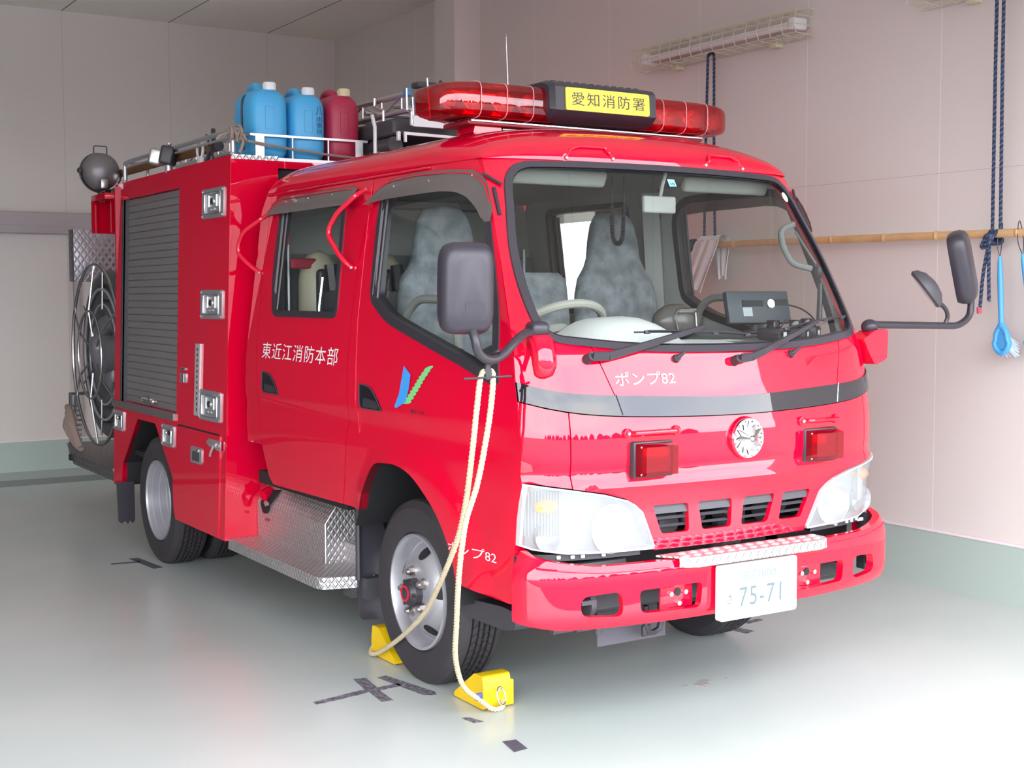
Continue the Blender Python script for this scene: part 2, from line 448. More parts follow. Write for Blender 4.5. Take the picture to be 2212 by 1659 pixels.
# ================================================================== the room
XW, YB, ZC = 5.40, 11.73, 3.93      # right wall, back wall, ceiling
YO, XL = 1.55, -8.0                 # doorway plane, far left wall
def wallmat(name, axis, seams, hseam, base_h=.29):
    m = mat(name, srgb(222, 206, 203), .62); t = m.node_tree; b = t.nodes['Principled BSDF']; N = t.nodes.new; L = t.links.new
    tc = N('ShaderNodeTexCoord'); s = N('ShaderNodeSeparateXYZ'); L(tc.outputs['Object'], s.inputs[0])
    def ma(op, a, bb=None):
        n = N('ShaderNodeMath'); n.operation = op
        for i, v in enumerate((a, bb)):
            if v is None: continue
            if isinstance(v, (int, float)): n.inputs[i].default_value = v
            else: L(v, n.inputs[i])
        return n.outputs[0]
    u = s.outputs[axis]; z = s.outputs[2]
    fr = ma('FRACT', ma('MULTIPLY', ma('SUBTRACT', u, seams[0]), 1/seams[1]))
    line = ma('LESS_THAN', ma('ABSOLUTE', ma('SUBTRACT', fr, .5)), .0022/seams[1])
    hl = ma('LESS_THAN', ma('ABSOLUTE', ma('SUBTRACT', z, hseam)), .0016) if hseam else None
    n = N('ShaderNodeTexNoise'); n.inputs['Scale'].default_value = .7; n.inputs['Detail'].default_value = 3; L(tc.outputs['Object'], n.inputs['Vector'])
    n2 = N('ShaderNodeTexNoise'); n2.inputs['Scale'].default_value = 160; L(tc.outputs['Object'], n2.inputs['Vector'])
    r = N('ShaderNodeValToRGB'); r.color_ramp.elements[0].color = srgb(216, 206, 201); r.color_ramp.elements[1].color = srgb(222, 213, 209)
    L(n.outputs['Fac'], r.inputs[0])
    mx = N('ShaderNodeMixRGB'); L(line, mx.inputs[0]); L(r.outputs[0], mx.inputs[1]); mx.inputs[2].default_value = srgb(240, 232, 230) if axis == 1 else srgb(196, 182, 178)
    last = mx.outputs[0]
    if hl is not None:
        m2 = N('ShaderNodeMixRGB'); L(hl, m2.inputs[0]); L(last, m2.inputs[1]); m2.inputs[2].default_value = srgb(196, 182, 180); last = m2.outputs[0]
    L(last, b.inputs['Base Color'])
    bp = N('ShaderNodeBump'); bp.inputs['Strength'].default_value = .06; bp.inputs['Distance'].default_value = .004; L(n2.outputs['Fac'], bp.inputs['Height']); L(bp.outputs[0], b.inputs['Normal'])
    return m
WR = wallmat('wall_panel_right', 1, (5.445-.465, .93), 2.105)
WB = wallmat('wall_panel_back', 0, (2.86-.465, .93), None)
CEIL = mat('ceiling_board', srgb(240, 236, 228), .8)
def ceil_lines():
    t = CEIL.node_tree; b = t.nodes['Principled BSDF']; N = t.nodes.new; L = t.links.new
    tc = N('ShaderNodeTexCoord'); s = N('ShaderNodeSeparateXYZ'); L(tc.outputs['Object'], s.inputs[0])
    a = N('ShaderNodeMath'); a.operation = 'MULTIPLY_ADD'; a.inputs[1].default_value = 1/.93; a.inputs[2].default_value = -(2.86-.465)/.93; L(s.outputs[0], a.inputs[0])
    f = N('ShaderNodeMath'); f.operation = 'FRACT'; L(a.outputs[0], f.inputs[0])
    c = N('ShaderNodeMath'); c.operation = 'COMPARE'; c.inputs[1].default_value = .5; c.inputs[2].default_value = .006; L(f.outputs[0], c.inputs[0])
    mx = N('ShaderNodeMixRGB'); mx.inputs[1].default_value = srgb(242, 236, 228); mx.inputs[2].default_value = srgb(120, 110, 105); L(c.outputs[0], mx.inputs[0]); L(mx.outputs[0], b.inputs['Base Color'])
ceil_lines()
FLOOR = mat('painted_floor', srgb(200, 208, 204), .30)
def floor_nodes():
    t = FLOOR.node_tree; b = t.nodes['Principled BSDF']; N = t.nodes.new; L = t.links.new
    tc = N('ShaderNodeTexCoord')
    def noise(sc, det=4):
        n = N('ShaderNodeTexNoise'); n.inputs['Scale'].default_value = sc; n.inputs['Detail'].default_value = det; L(tc.outputs['Object'], n.inputs['Vector']); return n.outputs['Fac']
    r = N('ShaderNodeValToRGB'); r.color_ramp.elements[0].position = .3; r.color_ramp.elements[0].color = srgb(184, 193, 188); r.color_ramp.elements[1].position = .7; r.color_ramp.elements[1].color = srgb(198, 201, 198)
    L(noise(.9), r.inputs[0])
    mx = N('ShaderNodeMixRGB'); mx.inputs[0].default_value = 0; L(r.outputs[0], mx.inputs[1])
    # dark painted stripe along the back wall
    s = N('ShaderNodeSeparateXYZ'); L(tc.outputs['Object'], s.inputs[0])
    c = N('ShaderNodeMath'); c.operation = 'COMPARE'; c.inputs[1].default_value = 11.01; c.inputs[2].default_value = .185; L(s.outputs[1], c.inputs[0])
    m3 = N('ShaderNodeMixRGB'); L(c.outputs[0], m3.inputs[0]); L(mx.outputs[0], m3.inputs[1]); m3.inputs[2].default_value = srgb(92, 90, 92)
    L(m3.outputs[0], b.inputs['Base Color'])
    b.inputs['Roughness'].default_value = .24
floor_nodes()
BASE = mat('baseboard_green_grey', srgb(170, 184, 176), .5)
BTRIM = mat('baseboard_top_bead', srgb(236, 222, 226), .5)
def S(o): return tag(o, kind='structure')
S(MB().box((XL, YO, -.12), (XW+.15, YB+.15, 0)).build('floor', FLOOR))
S(MB().box((XL, YO-.2, ZC), (XW+.15, YB+.15, ZC+.12)).build('ceiling', CEIL))
# right wall with the window hidden behind the truck
wy0, wy1, wz0, wz1 = 7.45, 8.98, .80, 2.60
w = MB()
w.box((XW, YO, 0), (XW+.15, wy0, ZC)).box((XW, wy1, 0), (XW+.15, YB, ZC)).box((XW, wy0, 0), (XW+.15, wy1, wz0)).box((XW, wy0, wz1), (XW+.15, wy1, ZC))
S(w.build('wall_right', WR, merge=False))
wf = MB()
for a, b in (((XW+.02, wy0, wz0), (XW+.09, wy0+.05, wz1)), ((XW+.02, wy1-.05, wz0), (XW+.09, wy1, wz1)), ((XW+.02, wy0, wz0), (XW+.09, wy1, wz0+.05)), ((XW+.02, wy0, wz1-.05), (XW+.09, wy1, wz1)), ((XW+.02, 7.98, wz0), (XW+.09, 8.06, wz1))): wf.box(a, b)
wo = S(wf.build('window_1', ALU, merge=False))
MB().box((XW+.05, wy0+.05, wz0+.05), (XW+.055, wy1-.05, wz1-.05)).build('pane', GLASS, wo)
S(MB().box((XL-.15, YB, 0), (XW+.15, YB+.15, ZC)).build('wall_back', WB))
dd = MB().box((-6.6, YB-.06, 0), (1.75, YB, 3.2))  # unseen dark slatted panel, added to darken reflections in the truck's side
for k in range(32): dd.box((-6.6, YB-.07, .02+.1*k), (1.75, YB-.06, .09+.1*k))
S(dd.build('dark_backdrop_1', mat('dark_backdrop_slats', (.035, .035, .038, 1), .5), merge=False))
S(MB().box((XL-.15, YO, 0), (XL, YB, ZC)).build('wall_left', WR))
S(MB().box((XL-.15, YO-.25, 3.1), (XW+.15, YO, ZC+.12)).box((XL-.15, YO-.25, 0), (-6.5, YO, 3.1)).build('wall_front', WB, merge=False))
S(MB().box((XW-.23, 9.015, 0), (XW, 9.33, ZC)).build('trim_1', WB))            # pilaster on the right wall
S(MB().box((XW-.014, YO, 0), (XW, 9.015, .285)).box((XW-.018, YO, .285), (XW, 9.015, .297), mi=1).build('baseboard_right', [BASE, BTRIM], merge=False))
S(MB().box((1.75, YB-.014, 0), (XW, YB, .258)).box((1.75, YB-.018, .258), (XW, YB, .27), mi=1).build('baseboard_back', [BASE, BTRIM], merge=False))
# grey shutter box / door head on the back wall, with the plain panel under it
BEAM = mat('beam_grey', srgb(176, 164, 166), .45)
bm_ = MB().box((1.75, YB-.09, 2.03), (3.2, YB, 2.21), .01).box((1.75, YB-.10, 2.10), (3.2, YB-.07, 2.115))
S(bm_.build('trim_2', BEAM, merge=False))
S(MB().box((2.90, YB-.05, .27), (2.95, YB, 2.03)).build('trim_3', BEAM))
# yard outside
yd = MB().box((-40, -60, -.14), (40, YO, -.02)); S(yd.build('ground', ASPH))
# distant hedge and low hall across the yard (seen only in the paintwork)
HEDGE = mat('distant_hedge', (.03, .05, .03, 1), .9, bump=(1, .5)); HALL = mat('distant_hall', (.35, .34, .33, 1), .8)
hb = MB()
random.seed(3)
for k in range(26):
    x = -38+k*3+random.uniform(-1, 1); hh = random.uniform(2.6, 5.2)
    hb.lathe([(1.5, 0), (1.3, hh*.45), (.7, hh*.8), (.02, hh)], (x, -45+random.uniform(-2, 2), -.05), (0, 0, 1), 9)
tag(hb.build('conifer_row', HEDGE, merge=False), 'dark green row of conifers far across the yard', 'trees', kind='stuff')

# ================================================================== the fire engine
TX, TY = 3.14, 3.40
truck = empty('fire_engine', (TX, TY, 0))
tag(truck, 'red fire pump truck with double cab and white lettering parked in the garage', 'fire truck')
ZK = [.30, .60, .68, .78, .835, .862, .878, .90, .95, 1.04, 1.16, 1.30, 1.33, 1.97, 2.3]
YK = [.10, .096, .090, .080, .063, .048, .052, .064, .058, .060, .08, .112, .13, .514, .72]
def hwF(z): return .815 if z < 1.3 else .815-.1348*(z-1.3)
def eF(z): return float(np.interp(z, [1.2, 1.4, 1.6, 1.8], [.09, .07, .05, .04]))
def F(x, z): return float(np.interp(z, ZK, YK))+.12*x*x+eF(z)*min(abs(x)/hwF(z), 1.2)**10
def w0(z):
    w = .85
    if z > 1.2: w -= .13*(z-1.2)
    if z < .9: w -= .02*(.9-z)/.4
    w += .006*math.exp(-((z-1.07)/.05)**2)-.006*math.exp(-((z-.985)/.035)**2)
    return w
def Sd(y, z):
    zf = min(z, 1.99); yf = F(hwF(zf), zf); w = w0(zf)
    if y < .9: w -= (w-hwF(zf))*min(1, (.9-y)/(.9-yf))**2
    d = math.hypot(y-.98, (z-.40)*1.05); w += .016*max(0, 1-abs(d-.50)/.07 if d > .50 else 1)**1.0*(1 if z < 1.0 else 0)*(1 if .3 < y < 1.7 else 0)*min(1, max(0, (1.52-y)/.15))
    return w
def fF(off): return lambda x, z: (x, F(x, z)-off, z)
def fS(off, sg=-1): return lambda y, z: (sg*(Sd(y, z)+off), y, z)
IN = LGREY

# ---- windshield frame, glass and seal
GO = rpoly([(-.735, 1.345, .09), (-.40, 1.306, .3), (0, 1.298, .3), (.40, 1.306, .3), (.735, 1.345, .09), (.752, 1.50, .2), (.742, 1.66, .3), (.665, 1.972, .10), (.35, 1.981, .3), (0, 1.983, .3), (-.35, 1.981, .3), (-.665, 1.972, .10), (-.742, 1.66, .3), (-.752, 1.50, .2)], 6)
def inset(poly, d):
    P = np.array(poly); c = P.mean(0); o = []
    n = len(P); ar = sum(P[i-1][0]*P[i][1]-P[i][0]*P[i-1][1] for i in range(n))
    for i in range(n):
        a = P[i]-P[i-1]; b = P[(i+1) % n]-P[i]
        na = np.array([-a[1], a[0]])/max(np.hypot(*a), 1e-9); nb = np.array([-b[1], b[0]])/max(np.hypot(*b), 1e-9)
        m = na+nb; m /= max(np.hypot(*m), 1e-9); k = max(.5, m@na)
        o.append(tuple(P[i]+m*d/k*(1 if ar > 0 else -1)))
    return o
zt = 1.988
fr = [(-hwF(1.30), 1.30), (-.70, 1.30)]+[p for p in []]
# pillars and header: everything between the outer contour and the seal
left = [(-hwF(z)+.001, z) for z in np.linspace(1.30, zt, 16)]; right = [(hwF(z)-.001, z) for z in np.linspace(zt, 1.30, 16)]
up = [(x, zt+.0) for x in np.linspace(-.66, .66, 12)]
gin = inset(GO, .012)
i0 = min(range(len(gin)), key=lambda i: abs(gin[i][0]+.735)+abs(gin[i][1]-1.345)); i1 = min(range(len(gin)), key=lambda i: abs(gin[i][0]-.735)+abs(gin[i][1]-1.345))
seq = gin[i1:]+gin[:0]   # right side, top, left side (list runs bottom-left -> bottom -> right -> top -> left)
outer = left+up+right+[(.72, 1.302)]+[p for p in seq if p[1] > 1.33]+[(-.72, 1.302)]
mb = panel_mb(outer, [], fF(0), fF(-.045), .03)
mb.build('windshield_frame', [RED, IN], truck)
mb = panel_mb(inset(GO, .012), [], fF(-.004), fF(-.006), .05, 0, 0); ws = mb.build('windshield', WSG, truck)
mb = panel_mb(GO, [inset(GO, .023)], fF(.010), fF(-.02), .03, 0, 0); mb.build('windshield_seal', RUB, truck)
mb = panel_mb(inset(GO, .023), [inset(GO, .028)], fF(.002), fF(-.006), .03, 0, 0); mb.build('seal_edge', BLKG, ws)
# stickers
STB = mat('pale_blue_sticker', srgb(150, 215, 235), .5)
MB().add([fF(.0)(x, z) for x, z in ((.003, 1.901), (.037, 1.903), (.037, 1.93), (.003, 1.93))], [(0, 1, 2, 3)]).build('inspection_sticker', STB, ws)
text_on('sticker_number', '10', TXTB, ws, lambda u, v: fF(.0015)(.010+u, 1.905+v), .021, .014, .02)
MB().prism([(.636+.018*cos(a), 1.889+.020*sin(a)) for a in np.linspace(0, 2*pi, 17)[:-1]], lambda a, b, w: fF(w)(a, b), -.001, .0).build('round_sticker', mat('pale_green_sticker', srgb(200, 225, 205), .5), ws)

# ---- roof
def roof():
    nu, nv = 60, 70; V = []; 
    for j in range(nv+1):
        t = j/nv
        for i in range(nu+1):
            u = -1+2*i/nu; a = abs(u)*pi/2; sx = sin(a)**(2/3.) if a else 0; hx = max(0, cos(a))**(2/3.) 
            sx = min(1, sx); s = sx*(1 if u > 0 else -1)
            yf = F(.715*s, 1.985)-.004; yr = 2.60-.05*abs(s)**6
            # front 38 %, flat, rear
            if t < .45: b = t/.45*pi/2; d = 1-cos(b)**1.0; y = yf+.46*d; hy = sin(b)**(2/2.3)
            elif t > .72: b = (1-t)/.28*pi/2; y = yr-.22*(1-cos(b)); hy = sin(b)**(2/2.6)
            else: q = (t-.45)/.27; y = (yf+.46)*(1-q)+(yr-.22)*q; hy = 1
            crown = .012*(1-s*s)
            x = s*(Sd(y, 1.985)+.004)
            V.append((x, y, 1.982+(.150*hx+crown)*hy))
    Fc = [(j*(nu+1)+i, j*(nu+1)+i+1, (j+1)*(nu+1)+i+1, (j+1)*(nu+1)+i) for j in range(nv) for i in range(nu)]
    m = MB().add(V, Fc)
    m.build('cab_roof', RED, truck, 60)
    m2 = MB().add([(x*.97, y+.01 if y < 1 else y-.01, max(1.975, z-.03)) for x, y, z in V], [f[::-1] for f in Fc]); m2.build('roof_lining', IN, truck, 60)
roof()
# drip rail
for sg in (-1, 1):
    MB().tube([(sg*(Sd(y, 1.978)+.008), y, 1.974) for y in np.linspace(.95, 2.56, 40)], .005, 6).build('drip_rail', RED, truck)

# ---- front: hatch, corner panels, fascia, band
BAND_B = [(-.815, 1.150), (-.68, 1.115), (-.495, 1.097), (-.25, 1.086), (0, 1.083), (.25, 1.086), (.495, 1.097), (.68, 1.115), (.815, 1.150)]
BAND_T = [(-.815, 1.212), (-.71, 1.182), (-.52, 1.166), (-.25, 1.152), (0, 1.147), (.25, 1.152), (.52, 1.166), (.71, 1.182), (.815, 1.212)]
def curve(P, n=32, x0=None, x1=None):
    X = [p[0] for p in P]; c = np.polyfit(X, [p[1] for p in P], 6)
    return [(x, float(np.polyval(c, x))) for x in np.linspace(x0 if x0 is not None else X[0], x1 if x1 is not None else X[-1], n)]
g = .002
ft = [(x, z) for x, z in GO[:]]; low = sorted([p for p in GO if p[1] < 1.36 and abs(p[0]) < .76])
lowz = lambda x: float(np.interp(x, [p[0] for p in low], [p[1] for p in low]))+.008
bb = lambda x: curve(BAND_B, 2, x, x)[0][1]
xh_t, xh_b = .58, .492
hatch = [(-xh_b+g, bb(-xh_b)-.001)]+[(x, bb(x)) for x in np.linspace(-xh_b+.02, xh_b-.02, 16)]+[(xh_b-g, bb(xh_b))]+[(x, lowz(x)) for x in np.linspace(xh_t-g, -xh_t+g, 20)]
panel_mb(hatch, [], fF(0), fF(-.014), .025).build('front_hatch', [RED, DARK], truck)
for sg in (-1, 1):
    P = [(xh_b+g, bb(xh_b)), (.60, bb(.60)), (.70, bb(.70)), (.815, bb(.815)), (.815, 1.298), (.77, 1.33), (.72, lowz(.72)), (.65, lowz(.65)), (xh_t+g, lowz(xh_t))]
    P = [(sg*a, b) for a, b in P]
    panel_mb(P, [], fF(0), fF(-.014), .025).build('corner_panel', [RED, DARK], truck)
band = curve(BAND_B, 40)+curve(BAND_T, 40)[::-1]
panel_mb(band, [], fF(.007), fF(-.004), .022, 0, 0).build('black_band', BLKG, truck)
for x in (-.513, .513):
    MB().tube([fF(.0075)(x*(1+(z-1.15)*.55), z) for z in np.linspace(1.1, 1.168, 5)], .0018, 5).build('band_seam', CHR if x > 0 else DARK, truck)
# fascia with headlamp cut-outs and four intakes
HL = [(-.813, .668), (-.78, .655), (-.68, .640), (-.53, .636), (-.362, .634), (-.357, .645), (-.385, .70), (-.418, .768), (-.45, .795), (-.483, .813), (-.57, .838), (-.683, .859), (-.813, .879)]
HR = [(-a, b) for a, b in HL][::-1]
gb = lambda x: curve(BAND_B, 2, x, x)[0][1]-.004
xs_ = .684
fasc = [(-xs_+g, gb(-xs_))]+[(x, gb(x)) for x in np.linspace(-.64, .64, 20)]+[(xs_-g, gb(xs_))]+[(xs_-g, .864)]+[(-a, b+.004) for a, b in HL[::-1] if abs(a) < .684 and b > .64]+[(.352, .628), (.0, .628), (-.352, .628)]+[(a, b+.004) for a, b in HL if abs(a) < .684 and b > .64]+[(-xs_+g, .864)]
def rect(x0, x1, z0, z1, sk0, sk1, r=.014): return rpoly([(x0+sk0, z0, r), (x1+sk1, z0, r), (x1, z1, r), (x0, z1, r)], 4)
G4 = [rect(-.370, -.222, .682, .784, .045, .012), rect(-.180, -.028, .682, .784, .028, .004), rect(.028, .180, .682, .784, -.004, -.028), rect(.222, .370, .682, .784, -.012, -.045)]
panel_mb(fasc, G4, fF(0), fF(-.02), .022).build('front_fascia', [RED, DARK], truck)
for sg in (-1, 1):
    P = [(xs_+g, gb(xs_)), (.75, gb(.75)), (.815, gb(.815)), (.815, .884), (xs_+g, .864)]
    panel_mb([(sg*a, b) for a, b in P], [], fF(0), fF(-.014), .022).build('lower_corner_panel', [RED, DARK], truck)
for gg in G4:
    xs = [p[0] for p in gg]; x0, x1 = min(xs)+.004, max(xs)-.004
    m = MB()
    for zc, hh, dp in ((.768, .015, .004), (.735, .0045, .012), (.707, .0035, .012)):
        P = [fF(-dp)(x, zc-hh) for x in np.linspace(x0, x1, 8)]; Q = [fF(-dp-.012)(x, zc+hh) for x in np.linspace(x0, x1, 8)]; R2 = [fF(-dp-.03)(x, zc+hh-.004) for x in np.linspace(x0, x1, 8)]
        m.add(P+Q+R2, [(k, k+1, 8+k+1, 8+k) for k in range(7)]+[(8+k, 9+k, 17+k, 16+k) for k in range(7)])
    m.build('intake_louvre', DGREY, truck, merge=False)
# machinery seen through the intakes
m = MB()
m.cyl((-.30, .20, .70), (-.20, .22, .70), .045).cyl((-.10, .22, .62), (-.10, .2, .80), .025).box((-.16, .19, .69), (-.12, .23, .78), .005).cyl((.02, .2, .70), (.09, .24, .78), .03)
m.cyl((.12, .22, .64), (.11, .2, .79), .028).cyl((.22, .2, .70), (.34, .24, .72), .04).box((-.25, .22, .72), (-.20, .26, .76), .004).cyl((.05, .24, .58), (.05, .22, .69), .035)
m.box((.0, .16, .60), (.09, .24, .66), .006).box((-.5, .2, .60), (-.36, .24, .62)).cyl((-.09, .16, .715), (-.09, .19, .69), .008)
m.build('engine_bay_parts', DGREY, truck, merge=False)
MB().box((-.78, .30, .50), (.78, .33, 1.24)).build('firewall', DARK, truck)

# ---- headlamps
FLUT = mat('fluted_reflector', (.66, .67, .68, 1), .3, .35)
def headlamp(sg):
    HH = [(sg*a, b) for a, b in HL]
    # the lens wraps on to the side
    def fo(off):
        def f(x, z):
            ax = abs(x); return (x, F(x, z)-off-.012*math.exp(-((z-.75)/.12)**2), z)
        return f
    h = panel_mb(HH, [], fo(-.055), fo(-.07), .03, 0, 0).build('headlamp', FLUT, truck)
    panel_mb(HH, [inset(HH, .006)], fo(.004), fo(-.06), .025, 0, 0).build('lamp_rim', mat('lamp_rim_grey', (.55, .57, .57, 1), .3), h)
    panel_mb(inset(HH, .004), [], fo(.003), fo(.001), .025, 0, 0).build('lens', LENS, h)
    # flutes
    m = MB()
    for k in range(14):
        x = sg*(.70+.0085*k); m.box((x-.002, F(x, .8)+.02, .70), (x+.002, F(x, .8)+.05, .85))
    m.build('flutes', FLUT, h, merge=False)
    a = MB().ball((sg*.735, F(.735, .80)+.030, .800), .036, 16, sc=(1.3, .8, .7)); a.build('indicator_bulb', AMB, h)
    c = MB().lathe([(.052, -.02), (.045, .01), (.03, .03), (.0, .035)], (sg*.735, F(.735, .70)+.02, .70), (0, 1, 0), 24); c.build('position_reflector', REFL, h)
    m = MB().lathe([(.085, -.012), (.07, .015), (.045, .03), (.0, .036)], (sg*.52, F(.52, .72)+.016, .715), (0, 1, 0), 32).ball((sg*.52, F(.52, .72)+.02, .715), .018, 12); m.build('main_reflector', REFL, h)
    # bracket under the lamp
    m = MB()
    P = [(sg*x, F(x, .62)+.012, .615) for x in np.linspace(.40, .80, 12)]
    m.add([(x, y, z+.022) for x, y, z in P]+P+[(x, y+.05, z) for x, y, z in P], [(k, k+1, 13+k, 12+k) for k in range(11)]+[(12+k, 13+k, 25+k, 24+k) for k in range(11)])
    m.build('lamp_bracket', DGREY, h, merge=False)
    m = MB()
    for x in (.62, .655, .70, .545): m.box((sg*x-.006, F(x, .63)+.004, .622), (sg*x+.008, F(x, .63)+.012, .634), .002)
    m.box((sg*.77-.02, F(.77, .62)+.002, .606), (sg*.77+.015, F(.77, .62)+.012, .62), .003)
    m.build('mounting_tab', WHT, h, merge=False)
for sg in (-1, 1): headlamp(sg)

# ---- front warning lamps, handles, emblem
for sg in (-1, 1):
    x0, x1, z0, z1 = (.305, .478, .888, 1.008)
    xc = sg*.39; yc = F(.39, .95)
    bsm = MB().box((xc-.086, yc-.012, .886), (xc+.086, yc+.03, 1.010), .008); lp = bsm.build('warning_lamp', BLK, truck)
    # lens: tapered box with a vertical ridge
    V = []
    for dy, k in ((-.008, 1.), (-.058, .86)):
        for a in (-1, -.2, 1):
            for b in (-1, 1):
                V.append((xc+.078*k*a, yc+dy-(0.006 if a == -.2 and dy < -.05 else 0), .948+.056*k*b))
    Fc = [(0, 2, 3, 1), (2, 4, 5, 3), (6, 7, 9, 8), (8, 9, 11, 10), (0, 1, 7, 6), (4, 10, 11, 5), (0, 6, 8, 2), (2, 8, 10, 4), (1, 3, 9, 7), (3, 5, 11, 9)]
    MB().add(V, Fc).build('lens', REDLD, lp, 30)
    MB().box((xc-.06, yc-.03, .905), (xc+.06, yc-.012, .99), .006).build('reflector', REFL, lp)
    s = MB()
    for b in (.902, .994): s.ball((xc-.068, yc-.030 if False else yc-.034, b), .006, 10)
    s.build('screw', CHR, lp)
    hx = [(sg*.486, F(.486, 1.038)-.004, 1.038), (sg*.47, F(.47, 1.038)-.035, 1.040), (sg*.31, F(.31, 1.04)-.035, 1.042), (sg*.293, F(.293, 1.04)-.004, 1.040)]
    hd = MB().tube(fillet(hx, .014), .0085, 10)
    for e in (0, 3): hd.cyl((hx[e][0], hx[e][1]+.012, hx[e][2]), (hx[e][0], hx[e][1]-.004, hx[e][2]), .017, n=16)
    hb_ = hd.build('front_handle', RED, truck)
    s = MB()
    for e in (0, 3): s.ball((hx[e][0], hx[e][1]-.010, hx[e][2]), .008, 10)
    s.build('bolt', CHR, hb_)
    # roof handle
    rr = [(sg*.42, F(.42, 1.994)-.002, 1.992), (sg*.40, F(.40, 2.02)-.02, 2.025), (sg*.36, F(.36, 2.03)-.02, 2.038), (sg*.25, F(.25, 2.03)-.02, 2.038), (sg*.235, F(.235, 2.0)-.02, 2.01), (sg*.222, F(.222, 2.0)-.004, 1.996)]
    hb_ = MB().tube(fillet(rr, .012), .0065, 10).cyl((rr[0][0], rr[0][1]+.01, rr[0][2]), (rr[0][0], rr[0][1]-.006, rr[0][2]), .015).cyl((rr[-1][0], rr[-1][1]+.01, rr[-1][2]), (rr[-1][0], rr[-1][1]-.006, rr[-1][2]), .013).build('roof_handle', RED, truck)
    MB().ball((rr[0][0], rr[0][1]-.012, rr[0][2]), .008, 10).ball((rr[-1][0], rr[-1][1]-.010, rr[-1][2]), .008, 10).build('bolt', CHR, hb_)
yc = F(.01, .997)
em = MB().lathe([(.074, .03), (.076, .0), (.072, -.012), (.0, -.012)], (.010, yc, .997), (0, 1, 0), 40).build('emblem', RED, truck)
m = MB()   # the faceted silver star disc
m.lathe([(.071, -.010), (.069, -.022), (.0, -.026)], (.010, yc, .997), (0, 1, 0), 40)
for k in range(12):
    a = 2*pi*k/12; d = Vector((sin(a), 0, cos(a))); n_ = Vector((cos(a), 0, -sin(a))); c = Vector((.010, yc-.026, .997)); R1 = .066 if k % 2 == 0 else .060
    tip = c+d*R1; l = c+d*.026+n_*.016; r = c+d*.026-n_*.016; top = c+Vector((0, -.016, 0))+d*.010
    m.add([tip, l, top, r], [(0, 1, 2), (0, 2, 3)])
for k in range(12):
    a = 2*pi*(k+.5)/12; c = Vector((.010+sin(a)*.062, yc-.024, .997+cos(a)*.062)); m.ball(c, .006, 8)
m.ball((.010, yc-.038, .997), .010, 12); m.build('star_disc', mat('star_silver', (.80, .80, .82, 1), .16, 1.), em, 20, merge=False)

# ---- wipers and washer nozzles
def wiper(px, pz, tx, tz, bx0, bz0, bx1, bz1):
    base = Vector(fF(.0)(px, pz)); 
    w_ = MB().cyl(base+Vector((0, .01, -.004)), base+Vector((0, -.03, .012)), .019, .015).build('wiper', BLK, truck)
    P = [base+Vector((0, -.032, .012))]+[Vector(fF(.035-.01*t)(px+(tx-px)*t, pz+(tz-pz)*t)) for t in np.linspace(.12, 1, 8)]
    m = MB(); n = len(P)
    for i in range(n-1):
        wd = .016-.009*i/n; a, b = P[i], P[i+1]; up = Vector((0, -.3, .95))
        up = up-(b-a).normalized()*up.dot((b-a).normalized()); up.normalize(); nn = (b-a).cross(up).normalized(); wd2 = .016-.009*(i+1)/n
        V = [a+up*wd, a-up*wd, b-up*wd2, b+up*wd2]; V += [v+nn*.007 for v in V]
        m.add(V, [(0, 1, 2, 3), (7, 6, 5, 4), (0, 3, 7, 4), (1, 5, 6, 2), (0, 4, 5, 1), (3, 2, 6, 7)])
    m.build('wiper_arm', BLK, w_, merge=False)
    Q = [Vector(fF(.012)(bx0+(bx1-bx0)*t, bz0+(bz1-bz0)*t+.006*sin(pi*t))) for t in np.linspace(0, 1, 12)]
    b = MB().tube(Q, .0035, 6)
    for i in (1, 4, 7, 10): b.box(Q[i]-Vector((.012, .010, .006)), Q[i]+Vector((.012, .0, .006)), .002)
    b.tube([q+Vector((0, -.008, .004)) for q in Q[1:11]], .004, 6); b.build('wiper_blade', BLK, w_, merge=False)
wiper(-.600, 1.286, -.115, 1.388, -.40, 1.372, .13, 1.352)
wiper(-.003, 1.265, .475, 1.402, .25, 1.366, .690, 1.414)
for x, z in ((-.257, 1.281), (.282, 1.283)):
    b = Vector(fF(0)(x, z)); MB().cyl(b+Vector((0, .008, -.004)), b+Vector((0, -.012, .004)), .017, .013).cyl(b+Vector((0, -.01, .003)), b+Vector((.016, -.035, .026)), .009, .004, 12).build('washer_nozzle', BLK, truck, merge=False)

# ---- bumper
bp_path = []
for x in np.linspace(0, .70, 15): bp_path.append((x, .0+.12*x*x+.02*(x/.7)**6))
for a in np.linspace(0, 1, 12)[1:]:
    t = a; p0, p1, p2, p3 = np.array((.70, .079)), np.array((.80, .112)), np.array((.850, .142)), np.array((.862, .215))
    bp_path.append(tuple((1-t)**3*p0+3*t*(1-t)**2*p1+3*t*t*(1-t)*p2+t**3*p3))
bs = [0]
for i in range(1, len(bp_path)): bs.append(bs[-1]+math.hypot(bp_path[i][0]-bp_path[i-1][0], bp_path[i][1]-bp_path[i-1][1]))
BSX = [p[0] for p in bp_path]; BSY = [p[1] for p in bp_path]; SMAX = bs[-1]
def bump_map(off):
    def f(s, z):
        a = abs(s); sg = 1 if s >= 0 else -1
        x = np.interp(a, bs, BSX); y = np.interp(a, bs, BSY); x2 = np.interp(a+.01, bs, BSX); y2 = np.interp(a+.01, bs, BSY); x1 = np.interp(a-.01, bs, BSX) if a > .01 else -x2; y1 = np.interp(max(a-.01, 0), bs, BSY)
        tx, ty = x2-x1, y2-y1; l = math.hypot(tx, ty) or 1; nx, ny = ty/l, -tx/l
        if a < .01: nx, ny = 0, -1
        # upper lip leans back, lower edge curls under
        pr = -.012*max(0, (z-.565)/.05)**2-.02*max(0, (.445-z)/.05)**2
        k = off+pr; return (sg*(x+nx*k), y+ny*k, z)
    return f
